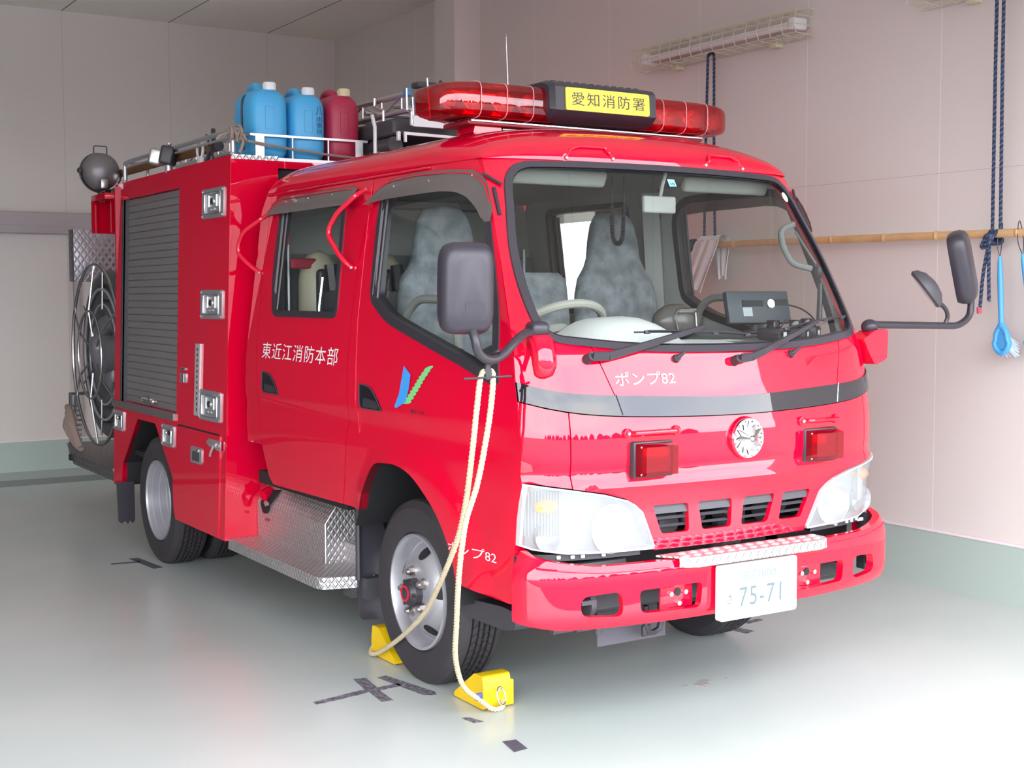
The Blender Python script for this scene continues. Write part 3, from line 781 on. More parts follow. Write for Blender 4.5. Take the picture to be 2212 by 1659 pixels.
ztop = lambda s: .608+.05*min(1, max(0, (abs(s)-.62)/.32))**1.3
zbot = lambda s: .400+.03*max(0, (abs(s)-.75)/.2)
SS = np.linspace(-SMAX+.001, SMAX-.001, 60)
bo = [(s, zbot(s)) for s in SS]+[(s, ztop(s)) for s in SS[::-1]]
h1 = rpoly([(.535, .436, .035), (.690, .446, .035), (.688, .512, .03), (.545, .522, .03)], 5)
h2 = rpoly([(.232, .436, .022), (.470, .440, .022), (.478, .518, .022), (.222, .522, .022)], 5)
holes = [h1, h2, [(-a, b) for a, b in h1][::-1], [(-a, b) for a, b in h2][::-1]]
bmp = panel_mb(bo, holes, bump_map(0), bump_map(-.028), .02, 0, 0).build('bumper', RED, truck, 40)
# thin raised lip above the face
for sg in (-1, 1):
    MB().tube([bump_map(.001)(sg*s, .588+.03*min(1, max(0, (s-.62)/.3))) for s in np.linspace(.36, .84, 20)], .0035, 6).build('pressed_ridge', RED, bmp)
    # bracket in the inner opening
    m = MB(); x0, x1 = sorted((sg*.235, sg*.375)); m.box((x0, .045, .435), (x1, .055, .525), .004)
    br = m.build('lamp_mount', RED, bmp)
    s = MB(); s.cyl((sg*.335, .046, .487), (sg*.335, .034, .487), .009, n=6).cyl((sg*.272, .046, .488), (sg*.272, .034, .488), .009, n=6).cyl((sg*.30, .046, .452), (sg*.30, .034, .452), .009, n=6)
    s.build('bolt', NICKEL, bmp); MB().cyl((sg*.302, .0455, .490), (sg*.302, .042, .490), .014, n=20).build('mount_hole', DARK, bmp)
m = MB().box((-.66, .17, .43), (-.42, .20, .60), .01).cyl((-.62, .15, .47), (-.60, .15, .47), .05).box((-.66, .10, .475), (-.60, .12, .49)).cyl((.56, .14, .5), (.6, .15, .45), .03).box((.40, .12, .43), (.46, .15, .54), .004)
m.box((-.76, .24, .40), (.76, .28, .46), .01)
m.build('bumper_stay', DGREY, truck, merge=False)
for p in ((-.60, .50, .54), (-.58, .46, .50)):
    pass
# step plate on the bumper
sp = [(-.372, .075), (-.306, -.018), (-.27, -.030), (.30, -.030), (.345, -.012), (.362, .02), (.362, .075)]
m = MB().prism(sp, lambda a, b, w: (a, b, w), .612, .618)
fl = [(-.330, .0), (-.303, -.020), (-.27, -.031), (.30, -.031), (.346, -.012), (.363, .02)]
V = [(a, b, .618) for a, b in fl]+[(a, b-.001, .584) for a, b in fl]+[(a, b+.004, .584) for a, b in fl]
m.add(V, [(k, k+1, 7+k, 6+k) for k in range(5)]+[(6+k, 7+k, 13+k, 12+k) for k in range(5)])
stp = m.build('bumper_step', TREADW, truck, merge=False)
m = MB()
random.seed(5)
for k in range(13):
    x = -.315+.051*k; m.ball((x+.012, .004, .619), .018, 12, sc=(1.05, .75, .35)); m.ball((x+.03, .045, .619), .018, 12, sc=(1.05, .75, .35))
m.build('step_stud', mat('bright_aluminium', (.88, .87, .88, 1), .35, .8), stp, merge=False)
# licence plate
pf = MB().prism(rpoly([(-.178, .383, .012), (.179, .383, .012), (.179, .577, .012), (-.178, .577, .012)]), lambda a, b, w: (a, w, b), -.032, -.008).build('license_plate', WHT, truck)
rim = rpoly([(-.160, .398, .01), (.161, .398, .01), (.161, .563, .01), (-.160, .563, .01)])
panel_mb(rim, [inset(rim, .003)], lambda a, b: (a, -.0345, b), lambda a, b: (a, -.032, b), .05, 0, 0).build('plate_border', mat('plate_edge', (.80, .78, .80, 1), .4), pf)
PL = lambda x, z: (lambda u, v: (x+u, -.0335, z+v))
text_on('plate_number', '75-71', TXTG, pf, PL(-.098, .418), .210, .082, .021, 1.15)
text_on('plate_series', '滋賀800', TXTGL, pf, PL(-.085, .515), .165, .036, .008)
text_on('plate_kana', 'さ', TXTG, pf, PL(-.148, .440), .026, .036, .0)
# tow eye, skid flap, pipes below the bumper
MB().box((-.452, .30, .262), (-.147, .304, .41)).build('rubber_flap', mat('grey_rubber', (.10, .09, .11, 1), .7), truck)
hk = MB().tube([(-.285, .24, .40), (-.285, .24, .33), (-.275, .24, .305), (-.25, .24, .30), (-.225, .24, .31), (-.215, .24, .34), (-.22, .24, .40)], .011, 8).box((-.30, .235, .29), (-.262, .248, .33), .004); hk.build('tow_eye', BLK, truck, merge=False)
MB().cyl((-.62, .2, .375), (-.55, .2, .375), .016).cyl((-.53, .19, .385), (-.53, .19, .345), .014).cyl((-.7, .22, .37), (-.2, .22, .37), .012).build('lower_pipe', DGREY, truck, merge=False)

# ---- cab sides
def arc(c, r, a0, a1, n=14): return [(c[0]+r*cos(radians(a)), c[1]+r*sin(radians(a))) for a in np.linspace(a0, a1, n)]
ARCH = [(1.395, .636), (1.345, .728), (1.276, .812), (1.22, .842), (1.15, .852), (1.05, .856), (.96, .842), (.883, .811), (.769, .735), (.695, .655), (.641, .562), (.618, .478)]
_a = smooth_path([(0, p[0], p[1]) for p in ARCH], 4); ARCH = [(p.y, p.z) for p in _a]
def front_edge(z0, z1, n): return [(F(hwF(z), z)+.006, z) for z in np.linspace(z0, z1, n)]
GAPY = [(1.9, 1.425), (1.868, 1.425), (1.72, 1.478), (1.57, 1.489), (1.38, 1.497), (1.2, 1.482), (1.10, 1.480), (1.03, 1.468), (.98, 1.480), (.90, 1.505), (.77, 1.530), (.632, 1.563)]
gy = lambda z: float(np.interp(z, [p[0] for p in GAPY][::-1], [p[1] for p in GAPY][::-1])) if z < 1.9 else 1.425
fd = [(gy(z)-.003, z) for z in np.linspace(1.985, .636, 24)]+ARCH+[(.30, .462)]+front_edge(.47, 1.90, 26)+[(.64, 1.978), (.72, 1.986)]
FW = rpoly([(1.352, 1.935, .16), (1.338, 1.53, .02), (1.325, 1.477, .06), (1.18, 1.398, .1), (.60, 1.262, .02), (.352, 1.190, .035), (.374, 1.402, .2), (.432, 1.558, .1), (.511, 1.75, .1), (.585, 1.925, .10), (.85, 1.942, .1)], 6)
def rear_edge(z): return float(np.interp(z, [.62, .80, 1.02, 1.32, 1.67, 1.98], [2.36, 2.44, 2.46, 2.50, 2.515, 2.50]))
rdp = [(gy(z)+.003, z) for z in np.linspace(.636, 1.985, 24)]+[(rear_edge(z), z) for z in np.linspace(1.985, .66, 22)]+[(2.33, .624), (1.572, .635)]
RW = rpoly([(1.672, 1.940, .05), (1.640, 1.407, .045), (2.335, 1.407, .05), (2.385, 1.60, .2), (2.372, 1.940, .05)], 6)
VIS = mat('visor_edge_red', (.3, .01, .03, 1), .2)
def cab_side(sg):
    fs = lambda off: (lambda y, z: (sg*(Sd(y, z)+off), y, z))
    fdoor = panel_mb(fd, [FW], fs(0), fs(-.04), .035).build('front_door', [RED, IN], truck)
    panel_mb(inset(FW, -.004), [inset(FW, .030)], fs(.005), fs(-.044), .03, 0, 0).build('window_seal', BLK, fdoor)
    panel_mb(inset(FW, .018), [], fs(-.010), fs(-.013), .05, 0, 0).build('window_glass', GLASS, fdoor)
    # sliding-glass channel at the rear edge of the window
    MB().tube([fs(-.002)(1.318, z) for z in np.linspace(1.50, 1.90, 8)], .011, 6).tube([fs(-.006)(1.290, z) for z in np.linspace(1.47, 1.90, 8)], .007, 6).build('window_channel', BLK, fdoor, merge=False)
    rdoor = panel_mb(rdp, [RW], fs(0), fs(-.04), .035).build('rear_door', [RED, IN], truck)
    panel_mb(inset(RW, -.004), [inset(RW, .024)], fs(.005), fs(-.044), .03, 0, 0).build('window_seal', BLK, rdoor)
    panel_mb(inset(RW, .015), [], fs(-.010), fs(-.013), .05, 0, 0).build('window_glass', GLASS, rdoor)
    MB().tube([fs(-.004)(2.345, z) for z in np.linspace(1.43, 1.90, 8)], .010, 6).tube([fs(-.008)(2.31, z) for z in np.linspace(1.43, 1.90, 8)], .007, 6).build('window_channel', BLK, rdoor, merge=False)
    # recessed handles
    for yy, dr in ((1.262, fdoor), (2.302, rdoor)):
        P = rpoly([(yy+.105, 1.150, .018), (yy+.0, 1.143, .06), (yy-.075, 1.085, .05), (yy-.105, 1.050, .014), (yy+.09, 1.050, .03)], 5)
        panel_mb(P, [], fs(.004), fs(-.02), .03, 0, 0).build('door_handle', BLKG, dr)
        panel_mb(P, [inset(P, .004)], fs(.006), fs(0), .03, 0, 0).build('handle_trim', DGREY, dr)
        m = MB().prism(rpoly([(yy+.05, 1.058, .008), (yy-.075, 1.058, .008), (yy-.055, 1.088, .01), (yy+.045, 1.095, .008)]), lambda a, b, w: fs(w)(a, b), .002, .012); m.build('handle_flap', BLK, dr)
    # rear quarter of the cab, rocker
    panel_mb([(rear_edge(z)+.004, z) for z in np.linspace(.80, 1.984, 20)]+[(2.56, 1.984), (2.615, 1.90), (2.62, .80)], [], fs(0), fs(-.03), .05).build('rear_quarter_panel', [RED, IN], truck)
    # grab handles
    for P, nm in (([(2.475, 1.885, .0), (2.48, 1.862, .04), (2.56, 1.80, .095), (2.60, 1.74, .10), (2.60, 1.70, .095), (2.56, 1.645, .05), (2.545, 1.61, .0)], rdoor), ([(1.470, 1.925, .0), (1.478, 1.905, .04), (1.565, 1.838, .075), (1.62, 1.78, .08), (1.62, 1.745, .08), (1.57, 1.665, .045), (1.545, 1.64, .03), (1.532, 1.615, .0)], fdoor)):
        Q = [fs(o+.006)(y, z) for y, z, o in P]
        gh = MB().tube(fillet(Q, .022, 5), .0105, 10).build('grab_handle', RED, nm)
        MB().ball(fs(.008)(P[0][0], P[0][1]), .010, 10).ball(fs(.008)(P[-1][0], P[-1][1]), .010, 10).build('handle_bolt', CHR, nm, merge=False)
    # smoked rain visors
    def visor(y0, y1, zt_, zb, dr, drop):
        V = []; n = 30
        for k in range(n+1):
            t = k/n; y = y0+(y1-y0)*t; e = 1.0
            r0 = .05; 
            top = zt_(y); 
            low = zb(y)
            for j in range(6):
                q = j/5; z = top+(low-top)*q; V.append(fs(.006+(.036-.030*max(0, min(1, (.90-y)/.3)))*sin(q*pi/2))(y, z))
        Fc = [(k*6+j, k*6+j+1, (k+1)*6+j+1, (k+1)*6+j) for k in range(n) for j in range(5)]
        o = MB().add(V, Fc).build('rain_visor', VISOR, dr, 60)
        MB().tube([fs(.017 if y > .8 else .012)(y, zt_(y)-.012) for y in np.linspace(y0+.02*(1 if y1 > y0 else -1), y1, 24)], .0025, 5).build('visor_strip', RED, dr)
        return o
    tF = lambda y: float(np.interp(y, [.50, .53, .57, .65, .8, 1.05, 1.25, 1.36, 1.41], [1.79, 1.852, 1.905, 1.942, 1.955, 1.962, 1.955, 1.93, 1.875]))
    bF = lambda y: float(np.interp(y, [.50, .53, .56, .60, .66, .72, .80, 1.2, 1.41], [1.752, 1.752, 1.77, 1.81, 1.85, 1.868, 1.875, 1.872, 1.862]))
    visor(.500, 1.415, tF, bF, fdoor, .08)
    tR = lambda y: float(np.interp(y, [1.55, 1.60, 2.36, 2.44, 2.485], [1.935, 1.952, 1.955, 1.945, 1.88]))
    bR = lambda y: float(np.interp(y, [1.55, 1.60, 2.40, 2.485], [1.868, 1.872, 1.872, 1.862]))
    visor(1.552, 2.485, tR, bR, rdoor, .08)
    m = MB()
    for y in (.62, .90, 1.18): m.ball(fs(.030)(y, 1.92), .004, 8)
    m.build('visor_rivet', CHR, fdoor, merge=False)
    m = MB()
    for y in (1.75, 2.0, 2.25): m.ball(fs(.030)(y, 1.925), .004, 8)
    m.build('visor_rivet', CHR, rdoor, merge=False)
    # door hinge trim beside the pillar
    MB().tube([fF(.004)(sg*(.722+.012*(1.87-z)/.1), z) for z in np.linspace(1.872, 1.775, 6)], .0075, 8).tube([fF(.012)(sg*a, z) for a, z in ((.742, 1.925), (.70, 1.885))], .006, 6).build('pillar_clip', BLK, truck, merge=False)
    # pressed crease lines on the lower door
    MB().tube([fs(.0005)(y, z) for y, z in [(1.435, 1.94), (1.44, 1.7), (1.435, 1.4), (1.405, 1.2), (1.402, 1.08), (1.385, 1.02), (1.38, .95)]], .0018, 5).build('door_crease', RED, fdoor)
    # wheel-arch lining
    m = MB(); n = len(ARCH); ins = [(sg*.80, y, z) for y, z in ARCH]; 
    AR = [(1.45, .56)]+ARCH+[(.60, .40)]
    V = [fs(-.004)(y, z) for y, z in AR]+[(sg*.45, y, z) for y, z in AR]
    m.add(V, [(k, k+1, len(AR)+k+1, len(AR)+k) for k in range(len(AR)-1)]); m.build('arch_liner', DARK, truck)
    return fdoor, rdoor, fs
for sg in (-1, 1):
    fdoor, rdoor, fs = cab_side(sg)
    side = lambda y0, z0: (lambda u, v: fs(.002)(y0+sg*u, z0+v))
    if sg < 0:
        rs = lambda y0, z0, sl=0: (lambda u, v: fs(.0025)(y0-u, z0+v+sl*u))
        text_on('door_lettering', '東近江消防本部', TXTW, rdoor, rs(2.422, 1.200), .85, .092, .022, 1.12)
        text_on('pump_lettering', 'ポンプ82', TXTW, fdoor, rs(.665, .580), .30, .054, .03, 1.0)
        # association logo: blue sail and a row of green leaves
        MB().add([fs(.0025)(y, z) for y, z in ((.992, 1.236), (.931, 1.205), (.945, 1.15), (.965, 1.10), (1.04, 1.072), (1.052, 1.078), (1.02, 1.13))], [(0, 1, 2, 3, 4, 5, 6)]).build('logo_sail', SBLU, fdoor)
        m = MB()
        for k in range(10):
            t = k/9; yy = .955-.150*t; zz = 1.102+.132*t; P = []
            for a in np.linspace(0, 2*pi, 13)[:-1]:
                e = .034*cos(a); f_ = .0072*sin(a); an = radians(7+8*t); P.append(fs(.0025)(yy-.005-(e*cos(an)-f_*sin(an)), zz+(e*sin(an)+f_*cos(an))))
            m.add(P, [tuple(range(12))])
        m.build('logo_leaf', SGRN, fdoor, merge=False)
        text_on('logo_caption', '東おうみ', TXTB, fdoor, rs(.925, 1.060), .110, .022, .02)
# lettering on the hatch
text_on('hatch_lettering', 'ポンプ82', TXTW, truck, lambda u, v: fF(.002)(-.519+u, 1.186+v), .256, .064, .034)

# ---- cab rear wall, floor, interior
S2 = lambda z: w0(z)-.03
m = MB()
RWP = [(-S2(.82), .82), (S2(.82), .82), (S2(1.2), 1.2), (S2(1.97), 1.97), (.6, 2.09), (-.6, 2.09), (-S2(1.97), 1.97), (-S2(1.2), 1.2)]
panel_mb(RWP, [], lambda x, z: (x, 2.62, z), lambda x, z: (x, 2.59, z), .2, 1, 0).build('cab_rear_wall', [REDIN, IN], truck)
MB().box((-.45, .25, .60), (.45, 1.6, .66)).box((-.80, 1.6, .60), (.80, 2.6, .66)).box((-.5, .62, .45), (.5, 1.5, .60)).build('cab_floor', DARK, truck, merge=False)
# dashboard
db = MB()
prof = [(.15, 1.285), (.30, 1.315), (.48, 1.325), (.60, 1.29), (.66, 1.18), (.66, .80)]
X = np.linspace(-.74, .74, 30); V = []
for x in X:
    for y, z in prof:
        h = .0
        if z > 1.2: h = .095*math.exp(-((x+.30)/.20)**4)*max(0, sin(pi*min(1, max(0, (y-.14)/.52))))
        V.append((x, y+.10*x*x, z+h))
db.add(V, [(i*6+j, i*6+j+1, (i+1)*6+j+1, (i+1)*6+j) for i in range(29) for j in range(5)])
dash = db.build('dashboard', LGREY, truck, 50)
# pale sheet on the instrument hood: sunlit dash-top glare put into its colour
V = []
for x in np.linspace(-.68, .30, 24):
    for y in np.linspace(.165, .46, 8):
        h = .095*math.exp(-((x+.30)/.20)**4)*max(0, sin(pi*min(1, max(0, (y-.14)/.52))))
        V.append((x, y+.10*x*x+.0, float(np.interp(y, [.15, .30, .48, .60], [1.285, 1.315, 1.325, 1.29]))+h+.004+.002*sin(x*19)))
MB().add(V, [(i*8+j, i*8+j+1, (i+1)*8+j+1, (i+1)*8+j) for i in range(23) for j in range(7)]).build('dash_glare_sheet', DASHW, truck, 60)
MB().box((.20, .20, 1.315), (.46, .42, 1.322)).build('dash_panel', MGREY, dash)
# steering wheel
c = Vector((-.37, .70, 1.36)); ax = Vector((0, .55, .83)).normalized(); x_, y_, d_ = frame(ax)
ring = [c+x_*(.195*cos(a))+y_*(.195*sin(a)) for a in np.linspace(0, 2*pi, 49)[:-1]]
swc = mat('pale_wheel_vinyl', srgb(170, 168, 158), .6)
sw_ = MB().tube(ring, .017, 10, closed=True).cyl(c-ax*.03, c+ax*.0, .06).tube([c, c+x_*.19], .012, 8).tube([c, c-x_*.19], .012, 8).tube([c-ax*.03, c-ax*.35], .025, 8).build('steering_wheel', swc, truck, merge=False)
# seats
def seat(name, xc, w, high, yb=1.35):
    s = MB()
    def pad(prof, mbx):
        """prof: (z, halfwidth, ycentre, thickness)"""
        n = 22; V = []
        for z, hw, yc_, th in prof:
            for k in range(n):
                a = 2*pi*k/n; cx = abs(cos(a))**.55*(1 if cos(a) > 0 else -1); cy = abs(sin(a))**.7*(1 if sin(a) > 0 else -1)
                V.append((xc+hw*cx, yc_+th*cy, z))
        m_ = len(prof); Fc = [(i*n+k, i*n+(k+1) % n, (i+1)*n+(k+1) % n, (i+1)*n+k) for i in range(m_-1) for k in range(n)]+[tuple(range(n-1, -1, -1)), tuple((m_-1)*n+k for k in range(n))]
        mbx.add(V, Fc)
    st = MB(); pad([(.95, w*.9, 1.15, .22), (.98, w, 1.12, .25), (1.08, w, 1.10, .27), (1.12, w*.93, 1.10, .24), (1.13, w*.7, 1.10, .18)], st)
    root = st.build(name, FAB, truck, 50)
    b = MB()
    if high: pr = [(1.06, w, yb-.03, .06), (1.25, w*1.02, yb-.01, .065), (1.40, w*1.0, yb, .065), (1.50, w*.95, yb+.01, .06), (1.57, w*.86, yb+.02, .055), (1.62, w*.70, yb+.025, .05), (1.66, w*.62, yb+.03, .05), (1.74, w*.57, yb+.035, .05), (1.81, w*.50, yb+.04, .045), (1.85, w*.38, yb+.045, .035), (1.865, w*.2, yb+.045, .02)]
    else: pr = [(1.06, w, yb, .05), (1.30, w, yb+.01, .055), (1.50, w*.95, yb+.03, .05), (1.57, w*.88, yb+.03, .04), (1.595, w*.7, yb+.03, .02)]
    pad(pr, b); b.build('seat_back', FAB, root, 50)
    return root
seat('driver_seat', -.455, .235, True); seat('passenger_seat', .415, .225, True); seat('centre_seat', .0, .165, False)
for sg in (-1, 1):   # armrest hoops on the doors
    P = [(sg*.765, .72, 1.30), (sg*.735, .80, 1.44), (sg*.735, .90, 1.485), (sg*.735, 1.08, 1.485), (sg*.735, 1.16, 1.44), (sg*.765, 1.22, 1.33)]
    MB().tube(fillet(P, .05, 5), .017, 10).build('door_armrest', mat('armrest_grey', srgb(140, 138, 136), .6), truck)
    if sg > 0:
      P = [(sg*.665, .50, 1.78), (sg*.61, .52, 1.76), (sg*.60, .50, 1.70), (sg*.615, .46, 1.62), (sg*.685, .42, 1.60)]
      MB().tube(fillet(P, .03, 5), .013, 10).build('pillar_grab_handle', MGREY, truck)
      MB().tube([(.675, .50, 1.75), (.71, .42, 1.62)], .007, 8).ball((.715, .41, 1.59), .02, 12, sc=(.8, .8, 1.4), mi=1).tube([(.715, .40, 1.54), (.69, .38, 1.40)], .011, 8, mi=1).build('pillar_lamp', [CHR, BLK], truck, merge=False)
    MB().tube([(sg*.715, 1.52, 1.93), (sg*.735, 1.52, 1.5), (sg*.74, 1.50, 1.15)], .02, 4).build('seat_belt', MGREY, truck)
    MB().box((sg*.735-.02, 1.46, 1.62), (sg*.735+.02, 1.52, 1.74), .01).build('belt_anchor', MGREY, truck)
    for q in (1.40, 1.56): pass
    MB().tube([(sg*.775, 1.50, .68), (sg*.775, 1.49, 1.2), (sg*.75, 1.485, 1.45), (sg*.69, 1.46, 1.97)], .055, 4).build('centre_pillar', IN, truck)
# rear-view mirror, sun visors, coiled cord
MB().box((-.008, .612, 1.812), (.150, .632, 1.878), .016).tube([(.075, .62, 1.875), (.07, .60, 1.92), (.066, .575, 1.965)], .007, 8).build('rear_view_mirror', LGREY, truck, merge=False)
for x0, x1 in ((-.62, -.16), (.22, .66)): MB().box((x0, .62, 1.90), (x1, .66, 1.965), .02, mat4=Matrix.Translation(((x0+x1)/2, .66, 1.935)) @ Matrix.Rotation(radians(25), 4, 'X')).build('sun_visor', mat('visor_cloth', srgb(150, 152, 146), .8), truck)
cord = [(.05, .9, 1.98), (.052, .9, 1.86), (.055, .9, 1.75), (.065, .9, 1.715), (.085, .9, 1.705), (.10, .9, 1.72), (.108, .9, 1.76), (.112, .9, 1.87), (.113, .9, 1.98)]
cp = smooth_path(cord, 18); MB().tube(cp, [.0085+.002*(1 if i % 2 else -1) if p.z < 1.86 else .003 for i, p in enumerate(cp)], 8).build('coiled_cord', BLK, truck)
for y in (.62, 1.2): pass
MB().box((-.55, 2.40, 1.93), (.55, 2.58, 1.96)).box((-.74, 2.55, .9), (.74, 2.585, 1.70)).build('rear_rack', MGREY, truck, merge=False)
for x in (-.675, -.36, .0, .35, .66): MB().tube([(x, 2.50, .9), (x, 2.50, 1.74)], .012, 8).build('rack_post', STEEL, truck)
MB().box((-.70, 2.0, .66), (.70, 2.5, 1.02), .03).box((-.7, 2.475, 1.0), (.70, 2.54, 1.25), .02).build('rear_bench', FAB, truck, merge=False)

# ---- mirrors
def mirror_housing(mt, W_, H_, D_):
    n = 28; V = []
    prof = [(.0, .90), (.25, .98), (.55, 1.), (.78, .93), (.93, .78), (1., .5)]
    for d, k in prof:
        for i in range(n):
            a = 2*pi*i/n; cx = abs(cos(a))**.42*(1 if cos(a) > 0 else -1); cz = abs(sin(a))**.38*(1 if sin(a) > 0 else -1)
            V.append(mt @ Vector((W_*k*cx, -D_*d, H_*(1-(1-k)*.62)*cz)))
    m_ = len(prof); Fc = [(i*n+k, i*n+(k+1) % n, (i+1)*n+(k+1) % n, (i+1)*n+k) for i in range(m_-1) for k in range(n)]+[tuple((m_-1)*n+k for k in range(n))]
    h = MB().add(V, Fc); gl = MB().add([mt @ Vector((W_*.9*.97*abs(cos(2*pi*i/n))**.42*(1 if cos(2*pi*i/n) > 0 else -1), -.006, H_*.92*abs(sin(2*pi*i/n))**.38*(1 if sin(2*pi*i/n) > 0 else -1))) for i in range(n)], [tuple(range(n-1, -1, -1))])
    return h, gl
MIRG = mat('mirror_glass', (.85, .85, .87, 1), .01, 1.)
sm = MB().tube(smooth_path([(-1.066, .12, 1.40), (-1.064, .10, 1.36), (-1.055, .10, 1.325), (-1.028, .105, 1.303), (-.985, .115, 1.298), (-.94, .13, 1.315), (-.89, .15, 1.347), (-.84, .185, 1.368), (-.79, .225, 1.375), (-.74, .245, 1.375)], 6), .0145, 12)
sm_o = sm.build('side_mirror', BLK, truck)
mt = Matrix.Translation((-1.072, .175, 1.522)) @ Matrix.Rotation(radians(-6), 4, 'Z') @ Matrix.Rotation(radians(2), 4, 'X')
h, gl = mirror_housing(mt, .090, .143, .085); h.build('mirror_housing', MIRB, sm_o, 50); gl.build('mirror_glass', MIRG, sm_o)
MB().prism(rpoly([(-.034, -.098, .008), (.034, -.098, .008), (.034, -.040, .012), (-.034, -.040, .012)]), lambda a, b, w: mt @ Vector((a+.012, -.0825-w-.15*max(0, -.085-b)*-1, b)), 0, .0035).build('housing_cover', MIRB, sm_o)
# right-hand mirror on its long arm, with a small round under-mirror
sm = MB().tube(fillet([(.80, .23, 1.385), (.86, .24, 1.378), (1.352, .24, 1.366), (1.425, .24, 1.405), (1.428, .24, 1.48)], .06, 6), .0145, 12).tube(smooth_path([(1.262, .24, 1.37), (1.275, .235, 1.40), (1.262, .23, 1.43), (1.225, .225, 1.455), (1.195, .225, 1.462)], 5), .009, 8)
sm_o = sm.build('side_mirror', BLK, truck, merge=False)
mt = Matrix.Translation((1.362, .28, 1.605)) @ Matrix.Rotation(radians(-17), 4, 'Y') @ Matrix.Rotation(radians(33), 4, 'Z')
h, gl = mirror_housing(mt, .088, .150, .080); h.build('mirror_housing', MIRB, sm_o, 50); gl.build('mirror_glass', MIRG, sm_o)
mt = Matrix.Translation((1.135, .235, 1.515)) @ Matrix.Rotation(radians(42), 4, 'Y') @ Matrix.Rotation(radians(35), 4, 'X')
MB().add([mt @ Vector(v) for v in [(0, 0, 0)]], []).v
u = MB(); n = 24; V = []
for hgt, r in ((-.006, .070), (.004, .078), (.024, .070), (.044, .045), (.052, .01)):
    for k in range(n): a = 2*pi*k/n; V.append(mt @ Vector((1.25*r*cos(a), r*sin(a), hgt)))
u.add(V, [(i*n+k, i*n+(k+1) % n, (i+1)*n+(k+1) % n, (i+1)*n+k) for i in range(4) for k in range(n)]+[tuple(range(4*n, 5*n))]); u.build('under_mirror_housing', DGREY, sm_o, 50)
MB().add([mt @ Vector((1.2*.070*cos(2*pi*k/n), .070*sin(2*pi*k/n), -.006)) for k in range(n)], [tuple(range(n))]).build('under_mirror_glass', MIRG, sm_o)
for sg in (-1, 1):
    # red bracket bulge and the black pivot cap
    b = MB(); P = [(.705, 1.350), (.775, 1.352), (.79, 1.30), (.775, 1.235), (.745, 1.212), (.715, 1.235), (.700, 1.29)]
    n = len(P); V = [fF(.0)(sg*a, z) for a, z in P]+[(sg*(a*.96+.03), F(a, z)-.035, z+.003) for a, z in P]
    cen = (sg*.775, F(.745, 1.29)-.050, 1.285)
    if sg < 0:
        m = MB(); nn = 20; V = []
        for z, r, dy in ((1.368, .038, -.006), (1.355, .043, -.006), (1.32, .044, -.004), (1.27, .042, .004), (1.235, .034, .014), (1.215, .015, .028)):
            for k in range(nn): a = 2*pi*k/nn; V.append((-.735+r*cos(a)*1.05, F(.735, z)+.004+dy+r*sin(a)*.9, z))
        m.add(V, [(i*nn+k, i*nn+(k+1) % nn, (i+1)*nn+(k+1) % nn, (i+1)*nn+k) for i in range(5) for k in range(nn)]+[tuple(range(nn-1, -1, -1)), tuple(5*nn+k for k in range(nn))])
        m.build('mirror_bracket', RED, truck, 50)
        MB().box((-.775, F(.735, 1.37)-.035, 1.362), (-.703, F(.735, 1.37)+.03, 1.412), .02).build('mirror_pivot', MIRB, truck)
    else:
        m = MB().prism(rpoly([(.735, 1.325, .005), (.800, 1.360, .012), (.870, 1.362, .012), (.866, 1.245, .015), (.800, 1.222, .012), (.765, 1.27, .01)], 3), lambda a, b, w: (a, w, b), .185, .262)
        m.build('mirror_bracket', RED, truck, 30)
        MB().ball((.808, .225, 1.372), .034, 20, sc=(1, 1, .85)).build('mirror_pivot', MIRB, truck)

# ---- light bar
lb = MB().box((-.58, .965, 2.148), (.58, 1.16, 2.166), .006); lbar = lb.build('light_bar', mat('dark_red_base', (.25, .01, .02, 1), .4), truck)
MB().box((-.57, .955, 2.160), (.57, .966, 2.165)).build('base_trim', ALU, lbar)
tag(lbar, 'red roof light bar with a lit yellow sign')
def lens_loft(x0, x1, sg):
    prof = []; n = 26; V = []
    xs = [(0, 1.), (.15, 1.), (.35, 1.), (.55, .99), (.72, .96), (.84, .88), (.92, .76), (.97, .60), (1., .35)]
    for t, k in xs:
        x = x0+(x1-x0)*t; yc_ = 1.06
        for i in range(n):
            a = 2*pi*i/n; cy = abs(cos(a))**.32*(1 if cos(a) > 0 else -1); cz = abs(sin(a))**.45*(1 if sin(a) > 0 else -1)
            V.append((x, yc_+.155*k*cy, 2.240+.070*(1-(1-k)*.75)*cz))
    m_ = len(xs); return MB().add(V, [(i*n+k, i*n+(k+1) % n, (i+1)*n+(k+1) % n, (i+1)*n+k) for i in range(m_-1) for k in range(n)]+[tuple((m_-1)*n+k for k in range(n))])
